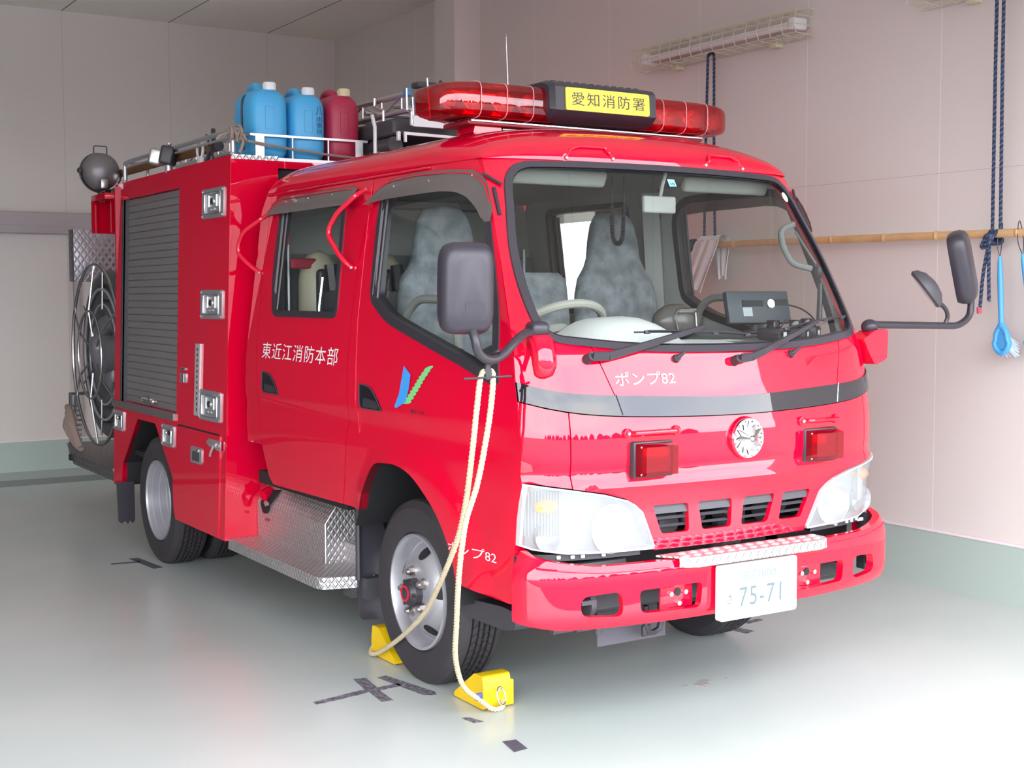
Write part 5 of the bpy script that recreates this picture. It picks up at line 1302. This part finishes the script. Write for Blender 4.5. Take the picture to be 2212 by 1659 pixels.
# ---- jerry cans: local origin at base centre, x = width, y = length
def can(name, x, w_, hgt, m_can, m_cap, label, lean=0.):
    r = empty(name, at((x, 2.985, 2.178))); tag(r, label, 'jerry can', 'plastic cans in the roof rack')
    n = 28; V = []
    prof = [(.0, .72), (.012, .86), (.035, .97), (.07, 1.), (.16, 1.0), (.22, 1.), (.265, .995), (.292, .96), (.315, .87), (.335, .69), (.345, .45), (.347, .1)]
    for z, k in prof:
        for i in range(n):
            a = 2*pi*i/n; cx = abs(cos(a))**.5*(1 if cos(a) > 0 else -1); cy = abs(sin(a))**.45*(1 if sin(a) > 0 else -1)
            V.append((w_*.5*k*cx, .150*(1-(1-k)*.62)*cy, z*hgt/.347))
    m_ = len(prof); b = MB().add(V, [(i*n+k, i*n+(k+1) % n, (i+1)*n+(k+1) % n, (i+1)*n+k) for i in range(m_-1) for k in range(n)]+[tuple(range(n-1, -1, -1)), tuple((m_-1)*n+k for k in range(n))])
    b.build('can_body', m_can, r, 55)
    h = hgt
    MB().tube(smooth_path([(-w_*.02, -.03, h*.93), (-w_*.06, -.005, h*1.03), (-w_*.06, .04, h*1.055), (-w_*.06, .085, h*1.02), (-w_*.04, .105, h*.90)], 6), [.027]*25, 12).build('carry_handle', m_can, r)
    MB().cyl((.012, -.090, h*.93), (.012, -.094, h*1.0), .030, n=20).build('neck', m_can, r)
    c = MB(); c.lathe([(.031, 0), (.031, .032), (.027, .038), (0, .038)], (.012, -.095, h*.985), (0, -.06, 1), 20)
    for k in range(20):
        a = 2*pi*k/20; c.box((.012+.031*cos(a)-.0015, -.095+.031*sin(a)-.0015, h*.99), (.012+.031*cos(a)+.0015, -.095+.031*sin(a)+.0015, h*.99+.028))
    c.build('screw_cap', m_cap, r, merge=False)
    # raised label panel on the narrow face
    P = rpoly([(-.032, h*.42, .008), (.012, h*.42, .008), (.012, h*.74, .008), (-.032, h*.74, .008)], 3)
    MB().tube([(a+.0, -.1505, b) for a, b in P], .0016, 5, closed=True).build('moulded_panel', m_can, r)
    return r
c1 = can('jerry_can', -.613, .205, .352, BLUEC, CAPW, 'blue plastic jerry can with black strap, leftmost in the rack on the fire engine')
c2 = can('jerry_can', -.405, .195, .342, BLUEC, CAPW, 'blue plastic jerry can with ink handwriting, between the black-strapped can and the red can')
c3 = can('jerry_can', -.206, .185, .352, REDC, CAPC, 'faded red plastic jerry can with cream cap beside the blue cans')
MB().tube(smooth_path([(-.06, -.02, .335), (-.098, -.02, .31), (-.1065, -.02, .24), (-.1075, -.03, .12), (-.1065, -.04, .05)], 5), .005, 6).ball((-.106, -.035, .085), .012, 10).build('black_strap', BLK, c1, merge=False)
INK = mat('ink_blue', (.01, .03, .09, 1), .5)
text_on('handwriting', '八', INK, c2, lambda u, v: (.030+u, -.1515, .232+v), .036, .045, 0.)
text_on('handwriting', '出', INK, c2, lambda u, v: (.034+u, -.1515, .200+v), .030, .026, 0.)
text_on('handwriting', '張', INK, c2, lambda u, v: (.034+u, -.1515, .168+v), .030, .026, 0.)
text_on('handwriting', '所', INK, c2, lambda u, v: (.034+u, -.1515, .136+v), .030, .026, 0.)
# ---- grey-brown rope along the rack front with its knots
m = MB()
path = [(-.83, 2.80, 2.285), (-.81, 2.775, 2.268), (-.785, 2.772, 2.255), (-.70, 2.775, 2.245), (-.557, 2.780, 2.228), (-.40, 2.785, 2.215), (-.268, 2.785, 2.205), (-.15, 2.79, 2.20)]
m.tube(smooth_path(path, 8), .0065, 8)
random.seed(11)
for k in range(6):
    c = Vector((-.845+.012*k, 2.79+random.uniform(-.015, .01), 2.285+random.uniform(-.012, .012))); R0 = .028; ax = Vector((random.uniform(.3, 1), random.uniform(-1, 1), random.uniform(-.6, .6))); x_, y_, d_ = frame(ax)
    m.tube([c+x_*(R0*cos(a))+y_*(R0*sin(a)) for a in np.linspace(0, 2*pi, 17)[:-1]], .0075, 8, closed=True)
m.tube(smooth_path([(-.80, 2.775, 2.28), (-.79, 2.765, 2.25), (-.80, 2.76, 2.215), (-.812, 2.758, 2.19)], 5), .0085, 8).tube(smooth_path([(-.845, 2.79, 2.29), (-.89, 2.80, 2.275), (-.905, 2.81, 2.26)], 4), .007, 8)
tag(T_(m).build('tie_rope', ROPEG, merge=False), 'grey-brown rope knotted at the corner post and stretched along the can rack', 'rope')
m = MB().tube(smooth_path([(-.56, 2.79, 2.215), (-.545, 2.775, 2.225), (-.535, 2.77, 2.235), (-.53, 2.775, 2.22), (-.555, 2.77, 2.20)], 5), .008, 8)
# ---- pike pole on the left rail
m = MB().cyl((-.76, 5.25, 2.265), (-.775, 3.20, 2.262), .022, .022, 14).cyl((-.775, 3.20, 2.262), (-.776, 3.14, 2.262), .026, .026, 14, mi=1)
tag(T_(m).build('pike_pole', [WOOD, BLK], merge=False), 'brown wooden pole lying along the left roof rail of the fire engine', 'pole')
# ---- ladder on the roof
lad = empty('roof_ladder', at((.15, 3.6, 2.44))); tag(lad, 'silver trussed ladder lying on the roof of the fire engine behind the red can', 'ladder')
def L3(p): return (p[0]-.15, p[1]-3.6, p[2]-2.44)
for x in (-.06, .40):
    m = MB()
    m.cyl(L3((x, 2.42, 2.49)), L3((x, 6.0, 2.53)), .014, n=10).cyl(L3((x, 2.42, 2.41)), L3((x, 6.0, 2.43)), .014, n=10)
    y = 2.5; k = 0
    while y < 5.8:
        za, zb = (2.49, 2.41) if k % 2 == 0 else (2.41, 2.49); m.cyl(L3((x, y, za)), L3((x, y+.22, zb)), .006, n=6); m.cyl(L3((x, y, 2.41)), L3((x, y, 2.49)), .006, n=6); y += .22; k += 1
    m.build('side_rail', ALU, lad, merge=False)
m = MB()
for k in range(11): m.cyl(L3((-.06, 2.6+.32*k, 2.45)), L3((.40, 2.6+.32*k, 2.45)), .012, n=8)
m.build('rung', ALU, lad, merge=False)
m = MB().box(L3((-.085, 2.40, 2.475)), L3((-.055, 2.44, 2.515)), .006).box(L3((-.05, 2.39, 2.43)), L3((-.02, 2.43, 2.465)), .006); m.build('blue_clamp', BLUEM, lad, merge=False)
m = MB().tube([L3((-.085, 2.40, 2.51)), L3((-.083, 2.40, 2.405)), L3((-.06, 2.40, 2.40)), L3((-.055, 2.40, 2.34))], .007, 6).tube([L3((-.052, 2.40, 2.47)), L3((-.048, 2.40, 2.38))], .006, 6)
m.tube([L3((-.10, 2.72, 2.50)), L3((-.10, 2.72, 2.46)), L3((-.08, 2.66, 2.43)), L3((-.08, 2.66, 2.38))], .009, 6).tube([L3((.03, 2.4, 2.57)), L3((.045, 2.4, 2.38))], .006, 6).build('hook_bar', ALU, lad, merge=False)
m = MB().box(L3((0.0, 2.44, 2.53)), L3((.12, 2.52, 2.56)), .01).tube([L3((.10, 2.4, 2.56)), L3((.14, 2.4, 2.53)), L3((.13, 2.4, 2.48))], .008, 6); m.build('ladder_shoe', DGREY, lad, merge=False)
# ladder carrier on the truck
m = MB().prism([(-.062, 2.334), (-.045, 2.329), (.26, 2.329), (.30, 2.372), (-.062, 2.382)], lambda a, b, w: (a, w, b), 2.40, 2.412).prism([(-.098, 2.250), (-.098, 2.300), (.35, 2.292), (.35, 2.280), (-.085, 2.285), (-.085, 2.250)], lambda a, b, w: (a, w, b), 2.40, 2.412)
m.box((-.135, 2.40, 2.255), (-.118, 2.42, 2.30), .003).box((.24, 2.40, 2.13), (.25, 2.42, 2.33)).tube([(-.165, 2.62, 2.40), (-.16, 2.60, 2.34), (-.16, 2.60, 2.20)], .010, 8)
m.build('ladder_carrier', mat('white_metal', (.74, .73, .76, 1), .4, .2), truck, merge=False)
m = MB().box((-.085, 2.55, 2.30), (.42, 5.6, 2.385), .02).cyl((-.045, 2.60, 2.26), (-.045, 5.6, 2.26), .042).box((-.085, 2.7, 2.176), (.42, 5.5, 2.24), .01)
m.build('hose_tray', DGREY, truck, merge=False)
MB().box((-.085, 2.55, 2.10), (.45, 2.75, 2.20), .01).build('tray_support', DGREY, truck)
# ---- hose reel cart behind
rc = Vector((-.84, 5.35, 1.115)); reel = empty('hose_reel', at((-.62, 5.35, .44))); tag(reel, 'chrome spoked hose reel wound with dark grey hose on the rear deck', 'hose reel')
def RL(p): return Vector(p)-Vector((-.62, 5.35, .44))
def circ(x, r, n=48): return [RL((x, rc.y+r*cos(a), rc.z+r*sin(a))) for a in np.linspace(0, 2*pi, n+1)[:-1]]
m = MB().tube(circ(-.84, .59, 64), .011, 8, closed=True).tube(circ(-.88, .285, 40), .009, 8, closed=True)
for k in range(6):
    a = radians(90+60*k); a2 = a+.10
    m.tube([RL((-.84, rc.y+.59*cos(a), rc.z+.59*sin(a))), RL((-.88, rc.y+.285*cos(a), rc.z+.285*sin(a))), RL((-.86, rc.y+.12*cos(a), rc.z+.12*sin(a)))], .007, 6)
    m.tube([RL((-.80, rc.y+.54*cos(a2), rc.z+.54*sin(a2))), RL((-.80, rc.y+.30*cos(a2), rc.z+.30*sin(a2)))], .006, 6)
m.build('wire_wheel', mat('reel_wire', (.42, .40, .40, 1), .25, .9), reel, merge=False)
MB().tube(circ(-.797, .43, 48), .010, 8, closed=True).tube(circ(-.79, .33, 48), .008, 8, closed=True).build('coil_highlight', mat('pale_coil_highlight', (.30, .29, .31, 1), .3), reel, merge=False)  # pale rings added to imitate reflections curving along the hose coil
HOSE = mat('grey_hose', (.075, .075, .085, 1), .45)
m = MB()
for i, (x, r) in enumerate(((-.74, .50), (-.73, .40), (-.62, .50), (-.61, .42), (-.50, .50), (-.74, .30))): m.tube(circ(x, r, 56), .055, 12, closed=True)
m.build('hose_coil', HOSE, reel, 60, merge=False)
m = MB().tube(smooth_path([RL((-.70, rc.y-.12, rc.z+.20)), RL((-.74, rc.y-.02, rc.z+.21)), RL((-.77, rc.y+.10, rc.z+.13)), RL((-.78, rc.y+.13, rc.z+.02)), RL((-.76, rc.y+.05, rc.z-.08)), RL((-.72, rc.y-.05, rc.z-.08))], 6), .066, 14).ball(RL((-.74, rc.y, rc.z-.14)), .11, 20, sc=(.5, .8, 1.1)).cyl(RL((-.80, rc.y, rc.z)), RL((-.45, rc.y, rc.z)), .13)
m.build('hose_end', mat('satin_grey_hose', (.17, .165, .185, 1), .28, .2), reel, 60, merge=False)
MB().tube([RL((-.66, 5.2, .45)), RL((-.66, 5.35, 1.1)), RL((-.66, 5.55, .45))], .018, 8).build('reel_stand', DGREY, reel)
m = MB()
for k in range(4): m.tube(smooth_path([(-.80-.02*k, 6.10, .62), (-.86, 6.04-.02*k, .72-.03*k), (-.89-.01*k, 5.86, .70-.03*k), (-.90, 5.68, .56-.02*k), (-.89, 5.60, .48)], 6), .024, 8)
tag(T_(m).build('canvas_hose_bundle', CANVAS, merge=False), 'beige canvas hose bundle lying on the rear deck beside the reel', 'hose')
# ---- things in the cab
mon = empty('monitor', at((.47, .50, 1.356))); tag(mon, 'dark grey flat monitor seen from behind on the dashboard', 'monitor')
mm = Matrix.Rotation(radians(-6), 4, 'Z') @ Matrix.Rotation(radians(-14), 4, 'X')
def lb_(a, b): return tuple(min(a[i], b[i]) for i in range(3)), tuple(max(a[i], b[i]) for i in range(3))
mc = Matrix.Translation((.0, .0, .090)) @ mm
MB().box((-.15, -.014, -.068), (.15, .014, .062), .006, mat4=mc).build('monitor_case', mat('slate_plastic', (.045, .055, .065, 1), .5), mon)
MB().box((-.05, -.003, -.012), (.05, .003, .012), .0, mat4=mc @ Matrix.Translation((-.03, -.014, .015))).box((-.03, -.003, -.012), (.03, .003, .012), .0, mat4=mc @ Matrix.Translation((.11, -.014, .018))).build('vent_slots', DARK, mon, merge=False)
MB().box((-.022, -.002, -.018), (.022, .002, .018), .0, mat4=mc @ Matrix.Translation((-.06, -.0155, -.02))).build('type_label', mat('label_grey', (.35, .38, .40, 1), .5), mon)
MB().cyl(mc @ Vector((.055, -.012, .012)), mc @ Vector((.055, -.022, .012)), .018).build('speaker_disc', STEEL, mon)
MB().cyl((0, .01, -.005), (0, .005, .07), .02).cyl((0, .01, -.008), (0, .01, 0), .05).build('monitor_foot', BLK, mon, merge=False)
case = empty('lamp_case', at((.14, .60, 1.318))); tag(case, 'dark rounded case with a silver wire clip on the dashboard centre', 'case')
MB().ball((0, 0, .075), .105, 24, sc=(1.05, .6, .68)).build('case_body', mat('dark_brown_plastic', (.10, .09, .085, 1), .25), case)
MB().tube([(-.035, -.064, .03), (-.06, -.066, .10), (-.035, -.062, .125), (.045, -.062, .125), (.05, -.066, .04)], .004, 6).tube([(-.04, -.062, .12), (.045, -.062, .12)], .010, 8).build('wire_clip', CHR, case, merge=False)
for i, (x, y, z, rz, lab) in enumerate(((.40, .335, 1.326, 20, 'black handheld radio in a charger, left one on the dashboard'), (.50, .32, 1.326, 35, 'black handheld radio charger, middle one by the windshield'), (.60, .36, 1.330, 30, 'black handheld radio charger, right one near the pillar'))):
    r = empty('radio_charger', at((x, y, z))); r.rotation_euler = (0, 0, radians(rz)); tag(r, lab, 'radio charger', 'radio chargers on the dashboard')
    MB().box((-.04, -.05, 0), (.04, .05, .045), .010).build('charger_base', BLK, r)
    MB().box((-.022, -.02, .03), (.022, .02, .075), .006).build('handset', BLKG, r)
    MB().box((-.012, -.052, .012), (.012, -.049, .03)).build('charger_label', WHT, r)
m = MB().tube(smooth_path([(.62, .50, 1.46), (.68, .47, 1.44), (.70, .42, 1.40), (.66, .38, 1.35), (.58, .36, 1.35), (.52, .38, 1.40), (.46, .36, 1.37), (.40, .36, 1.36)], 6), .0035, 6)
tag(T_(m).build('radio_cable', BLK), 'black cable looping between the monitor and the radio chargers', 'cable')
for i, (x, lab) in enumerate(((-.58, 'breathing set with cream cylinder and black harness behind the rear left window'), (-.24, 'breathing set with cream cylinder behind the driver seat'), (.20, 'breathing set with cream cylinder at the middle of the rear rack'))):
    r = empty('breathing_apparatus', at((x, 2.335, 1.022))); tag(r, lab, 'breathing set', 'breathing sets on the rear rack of the cab')
    MB().lathe([(.0, .0), (.08, .02), (.095, .08), (.095, .50), (.085, .58), (.05, .63), (.0, .65)], (0, .03, .04), (0, 0, 1), 24).build('air_cylinder', mat('cream_cylinder', srgb(190, 182, 160), .4), r)
    MB().box((-.065, -.12, .06), (.10, -.07, .60), .03).tube([(-.07, -.12, .12), (-.072, -.135, .42), (-.05, -.13, .56)], .008, 6, mi=1).tube([(-.01, -.13, .62), (.0, -.14, .5)], .03, 6).build('harness', [BLK, CHR], r, merge=False)
    MB().box((-.16, -.03, .60), (-.03, .0, .65), .012).build('red_strap', mat('strap_red', (.35, .02, .04, 1), .7), r)

# ---- wheel chocks with their cord
def chock(name, y, flip, label):
    r = empty(name, at((-.685, y, 0))); tag(r, label, 'wheel chock', 'wheel chocks at the front wheel')
    s = -1 if flip else 1   # sloping nose points to +y when s=1
    P = [(-.085*1, .004), (-.085, .075), (-.075, .125), (-.02, .125), (.13, .018), (.13, .004)]
    P = rpoly([(a*s, b, .008) for a, b in P], 3)
    MB().prism(P, lambda a, b, w: (w, a, b), -.055, .062).build('chock_block', YEL, r, 40)
    MB().box((.062, min(s*-.085, s*-.02), .004), (.076, max(s*-.085, s*-.02), .10), .006).build('side_lug', YEL, r)
    c = Vector((.005, s*-.093, .075)); P = [c+Vector((.017*cos(a), -s*.004-s*.012*(1-sin(a)), -.022+.030*sin(a))) for a in np.linspace(0, 2*pi, 21)[:-1]]
    MB().tube(P, .0035, 8, closed=True).cyl((.005, s*-.080, .078), (.005, s*-.096, .078), .008).build('ring', CHR, r, merge=False)
    return r
ck1 = chock('wheel_chock', .685, False, 'yellow rubber wheel chock in front of the near front wheel')
ck2 = chock('wheel_chock', 1.425, True, 'yellow rubber wheel chock behind the near front wheel')
B = [(-1.0, .14, 1.262), (-.978, .138, 1.25), (-.985, .14, 1.146), (-1.003, .145, 1.029), (-1.026, .16, .896), (-1.052, .18, .792), (-1.058, .2, .701), (-1.032, .27, .565), (-.977, .38, .396), (-.93, .47, .258), (-.86, .54, .13), (-.78, .56, .06), (-.72, .57, .014), (-.675, .575, .012), (-.668, .59, .03)]
A = [(-1.0, .14, 1.262), (-1.022, .138, 1.246), (-1.03, .15, 1.147), (-1.033, .17, 1.028), (-1.025, .22, .874), (-1.005, .3, .74), (-.983, .4, .629), (-.945, .55, .502), (-.865, .8, .343), (-.80, 1.1, .18), (-.77, 1.35, .055), (-.76, 1.47, .013), (-.72, 1.54, .02), (-.685, 1.535, .045)]
m = twist(A); m2 = twist(B); m.add(m2.v, m2.f)
tag(T_(m).build('chock_cord', ROPEC, None, 60, merge=False), 'cream rope hanging from the mirror arm and joining the two yellow chocks', 'rope')
hk = MB().tube(smooth_path([(-.995, .13, 1.31), (-.985, .10, 1.325), (-.965, .12, 1.318), (-.97, .14, 1.29), (-.995, .14, 1.275)], 5), .004, 6).prism([(-1.008, 1.235), (-.992, 1.235), (-.988, 1.262), (-1.0, 1.30), (-1.006, 1.30), (-1.012, 1.262)], lambda a, b, w: (a, w, b), .128, .140).cyl((-1.09, .13, 1.240), (-.915, .13, 1.243), .0035, n=8)
tag(T_(hk).build('cord_hanger', BLK, merge=False), 'black wire hanger tying the cream rope to the mirror arm', 'hanger')
MB().box((-.80, .55, .045), (-.79, .56, .06)).v
tg = MB().box((-.80, .553, .060), (-.772, .563, .086), .003); tag(T_(tg).build('cord_tag', mat('tag_blue', srgb(60, 80, 150), .5)), 'small dark blue tag on the cream rope near the front chock', 'tag')

# ================================================================== floor marks
def mark(name, poly, label, m_, group=None):
    o = MB().prism(poly, lambda a, b, w: (a+TX, b+TY, w), .0005, .0020).build(name, m_); tag(o, label, 'tape mark', group); return o
mark('tape_cross', [(-1.215, .995), (-1.215, 1.030), (-.985, 1.070), (-.965, 1.215), (-.915, 1.205), (-.935, 1.065), (-.845, 1.072), (-.845, 1.035), (-.945, 1.028), (-.955, .89), (-1.00, .90), (-.985, 1.028)], 'worn dark tape cross on the floor beside the near front wheel', TAPE)
mark('tape_strip', [(-.875, 1.185), (-.835, 1.19), (-.775, .90), (-.79, .86), (-.83, .88), (-.855, 1.04)], 'worn dark tape strip on the floor right beside the near front tyre', TAPE)
mark('tape_square', [(-.853, .288), (-.805, .280), (-.820, .185), (-.875, .180)], 'small dark tape square alone on the floor nearest the camera', TAPED)
mark('tape_scrap', [(-.845, .575), (-.82, .57), (-.80, .50), (-.835, .505)], 'faded scrap of dark tape between the square and the front chock', TAPE)
mark('tape_strip', [(-1.02, 4.06), (-.97, 4.06), (-.93, 3.72), (-.985, 3.715)], 'dark tape strip under the near rear wheel', TAPED)
mark('tape_line', [(-1.15, 3.95), (-1.145, 3.985), (-.99, 3.96), (-.995, 3.925)], 'thin dark tape line left of the near rear wheel', TAPED)
mark('tape_strip', [(.93, 1.03), (1.03, 1.045), (1.03, 1.075), (.93, 1.07)], 'grey tape strip on the floor by the far front wheel, the upper one', TAPE)
mark('tape_strip', [(.79, 1.0), (.84, 1.01), (.86, .915), (.80, .905)], 'grey tape strip on the floor by the far front wheel, the lower one', TAPE)
st = mat('dry_mud', srgb(158, 148, 145), .8)
random.seed(9); mst = MB()
for k in range(34):
    cx, cy, rr = .15+random.gauss(0, .035), .446+random.gauss(0, .022), random.uniform(.004, .013)
    mst.prism([(cx+rr*1.3*cos(a)*(1+.3*sin(3*a+k)), cy+rr*sin(a)*(1+.3*cos(2*a+k))) for a in np.linspace(0, 2*pi, 11)[:-1]], lambda a, b, w: (a+TX, b+TY, w), .0003, .0008+.00001*k)
tag(mst.build('mud_stain', st, merge=False), 'faint brown mud stain on the floor in front of the engine', 'stain', kind='stuff')

# ================================================================== things on the right wall
XP = 2.14+TX
# bamboo pole with nodes
bp = empty('bamboo_pole', (XP, TY+1.0, 1.79)); tag(bp, 'long pale bamboo pole hanging level along the right wall', 'bamboo pole')
m = MB(); ys = np.linspace(-2.05, 1.95, 60)
nodes = [1.85, 1.50, 1.10, .72, .355, .02, -.45, -.85, -1.25, -1.65]
P = []; rs = []
for y in np.linspace(-2.05, 1.95, 900):
    r = .0205+.0048*max([math.exp(-((y-n_)/.007)**2)-.35*math.exp(-((y-n_-.014)/.006)**2) for n_ in nodes]); P.append((0, y, -.004+.009*y-.006*y*y*.3)); rs.append(r)
m.tube(P, rs, 14); m.build('pole', BAMB, bp, 60)
# hanging ropes
def hang(y, z0, z1, sp0, sp1, knot, label):
    m = MB()
    for s in (-1, 1): 
        pts = [(XP-(.12 if z0 > 3 else 0), TY+y+s*sp0/2-(.095 if z0 > 3 else 0), z0), (XP-(.07 if z0 > 3 else 0), TY+y+s*(sp0+sp1)/4+.004-(.052 if z0 > 3 else 0), z0+(z1-z0)*.52), (XP, TY+y+s*sp1/2, z1)]
        q = twist(pts, .0088, True); m.add(q.v, q.f); m.m[-len(q.f):] = q.m
    if z0 < 3: m.tube([(XP, TY+y-sp0/2, z0), (XP, TY+y-sp0/4, z0+.012), (XP, TY+y+sp0/4, z0+.012), (XP, TY+y+sp0/2, z0)], .010, 8)
    # turns around the pole
    zb = knot[1]
    for k in range(3):
        yy = TY+y+.018*(k-1)+knot[0]; m.tube([(XP+.030*cos(a), yy+.012*sin(a*2), zb+.030*sin(a)) for a in np.linspace(0, 2*pi, 21)[:-1]], .0095, 8, closed=True)
    m.ball((XP-.03, TY+y+knot[0], zb-.02), .018, 12, sc=(.8, 1., 1.2))
    for k in range(3):
        q = twist([(XP-.05+.012*cos(a), TY+y+knot[0]+.024*cos(a+k), zb-.02+.030*sin(a)) for a in np.linspace(0, 2*pi, 9)], .0088, True); m.add(q.v, q.f); m.m[-len(q.f):] = q.m
    for (dy, dz) in knot[2]: m.tube(smooth_path([(XP-.03, TY+y+knot[0], zb-.02), (XP-.03, TY+y+knot[0]+dy*.6, zb-dz*.5), (XP-.03, TY+y+knot[0]+dy, zb-dz)], 5), .0005, 4)
    for (dy, dz) in knot[2]:
        q = twist([(XP-.03, TY+y+knot[0], zb-.02), (XP-.034, TY+y+knot[0]+dy*.6, zb-dz*.5), (XP-.03, TY+y+knot[0]+dy, zb-dz)], .0088, True); m.add(q.v, q.f); m.m[-len(q.f):] = q.m
    return tag(m.build('hanging_rope', [ROPEN, ROPEN2], merge=False), label, 'rope', 'navy ropes holding the bamboo pole')
hang(2.725, 2.925, 1.80, .055, .10, (.150, 1.80, [(.0, .08)]), 'navy rope loop holding the far end of the bamboo pole behind the windshield')
hang(.672, 3.90, 1.785, .03, .045, (.015, 1.765, [(.045, .33), (-.005, .30)]), 'navy rope tied round the bamboo pole beside the blue brushes')
tag(MB().cyl((XP-.03, TY+.735, 1.405), (XP-.03, TY+.738, 1.435), .0115, n=10).build('rope_end_tape', mat('faded_red_tape', srgb(190, 80, 95), .6)), 'faded red tape on the loose end of the navy rope', 'tape')
# towel
m = MB()
def drape(x0, yt0, yt1, yb0, yb1, zt_, zb, fold, ph, bk):
    n, rows = 30, 22; V = []
    for l in (0, .005):
        for j in range(rows+1):
            t = j/rows
            for i in range(n+1):
                s_ = i/n; y = (yt0+(yt1-yt0)*s_)*(1-t)+(yb0+(yb1-yb0)*s_)*t; f = fold*(.3+.7*t)*sin(s_*pi*5+ph+t*1.6); zz = zt_-(zt_-zb)*t
                V.append((XP+x0+f+l*bk, TY+y+.006*sin(s_*11+t*4), zz-.012*t*sin(s_*7+ph)))
    N = (n+1)*(rows+1); g = lambda j, i, L_: L_*N+j*(n+1)+i
    Fc = [(g(j, i, 0), g(j, i+1, 0), g(j+1, i+1, 0), g(j+1, i, 0)) for j in range(rows) for i in range(n)]+[(g(j, i, 1), g(j+1, i, 1), g(j+1, i+1, 1), g(j, i+1, 1)) for j in range(rows) for i in range(n)]
    Fc += [(g(rows, i, 0), g(rows, i+1, 0), g(rows, i+1, 1), g(rows, i, 1)) for i in range(n)]+[(g(j, i, 0), g(j+1, i, 0), g(j+1, i, 1), g(j, i, 1)) for i in (0, n) for j in range(rows)]
    m.add(V, Fc)
drape(-.036, 2.805, 2.605, 2.960, 2.750, 1.822, 1.515, .008, 0, -1)
drape(.036, 2.745, 2.590, 2.690, 2.610, 1.822, 1.600, .007, 1, 1)
V = []
for i in range(31):
    y = 2.805+(2.605-2.805)*i/30; y2 = 2.745+(2.590-2.745)*i/30
    for k in range(9):
        a = pi*k/8; V.append((XP-.036*cos(a), TY+y+(y2-y)*k/8+.006*sin(i/30*11), 1.822+.030*sin(a)+.003*sin(i*.9)))
m.add(V, [(i*9+k, i*9+k+1, (i+1)*9+k+1, (i+1)*9+k) for i in range(30) for k in range(8)])
tag(m.build('towel', CLOTH, None, 70, merge=False), 'white towel draped over the bamboo pole', 'towel')
# brushes
def brush(y, zt_, tilt, label, yaw=0):
    r = empty('scrub_brush', (XP-.012, TY+y, zt_)); r.rotation_euler = (radians(tilt), 0, radians(yaw)); tag(r, label, 'brush', 'blue brushes on the bamboo pole')
    MB().tube(smooth_path([(0, .0, .0), (0, -.014, .08), (.018, -.004, .168), (.0, .012, .08), (0, .0, .0)], 5), .0022, 6).build('hanging_loop', BLK, r)
    MB().tube([(0, 0, .012), (0, 0, -.02), (0, 0, -.10), (0, 0, -.24), (0, 0, -.32)], [.006, .011, .014, .013, .012], 12).build('handle', BLUEB, r)
    P = [(0, .040*cos(a)*(1 if sin(a) < 0 else .8), -.385+.060*sin(a)) for a in np.linspace(0, 2*pi, 29)[:-1]]
    MB().tube(P, .014, 10, closed=True).box((-.006, -.03, -.43), (.006, .03, -.345), .005).tube([(0, 0, -.30), (0, .02, -.335)], .011, 8).tube([(0, 0, -.30), (0, -.02, -.335)], .011, 8).build('head', BLUEB, r, merge=False)
    b = MB(); random.seed(int(y*100))
    for k in range(90):
        yy = random.uniform(-.042, .042); z = -.37-.06*random.random(); b.cyl((0.01, yy*.9, z), (.045+random.uniform(-.01, .01), yy*1.3-.01, z-.035+random.uniform(-.01, .008)), .0014, n=3)
    b.build('bristles', mat('pale_bristles', (.62, .76, .86, 1), .6), r, merge=False)
brush(.640, 1.665, -3, 'sky blue scrubbing brush hanging nearest the navy rope')
brush(.515, 1.672, -9, 'sky blue scrubbing brush at the right edge, farther from the navy rope', 25)
# caged tube lamps
def lamp(y0, y1, label):
    zc = 3.0; r = empty('caged_tube_lamp', (XW-.0, TY+(y0+y1)/2, zc)); tag(r, label, 'wall lamp', 'caged fluorescent lamps on the right wall'); Lh = (y1-y0)/2
    q = lambda x, y, z: (x-(XW), y, z)
    xw = -.0
    MB().box((-.08, -Lh+.06, -.02), (0, Lh-.06, .045), .006).build('lamp_body', mat('lamp_body_grey', srgb(190, 178, 172), .5), r)
    MB().cyl((-.115, -Lh+.10, -.008), (-.115, Lh-.10, -.008), .020, n=16).build('tube', TUBE, r)
    MB().box((-.135, -Lh+.05, -.035), (-.03, -Lh+.095, .03), .008).box((-.135, Lh-.095, -.035), (-.03, Lh-.05, .03), .008).build('socket', WHT, r, merge=False)
    m = MB()
    pr = [(-.03, .075), (-.165, .055), (-.185, -.02), (-.165, -.065), (-.03, -.075)]
    nw = 15
    for k in range(nw+1):
        y = -Lh+2*Lh*k/nw; m.tube([(a, y, b) for a, b in pr], .0028, 5)
    for a, b in [(-.165, .055), (-.10, .066), (-.185, .018), (-.185, -.02), (-.165, -.065), (-.11, -.070), (-.05, -.074), (-.05, .073)]: m.tube([(a, -Lh, b), (a, Lh, b)], .0028, 5)
    for y in (-Lh, Lh):
        for b in (.03, -.02): m.tube([(-.03, y, b), (-.18, y, b)], .0028, 5)
    m.build('wire_cage', CREAM, r, merge=False)
    MB().box((-.06, -Lh*.6-.03, -.095), (0, -Lh*.6+.03, -.06), .005).box((-.06, Lh*.6-.03, -.095), (0, Lh*.6+.03, -.06), .005).build('cage_bracket', CREAM, r, merge=False)
lamp(1.97, 3.44, 'fluorescent tube lamp in a cream wire cage on the right wall')
lamp(-.28, 1.19, 'second caged tube lamp, only its end showing at the top edge')
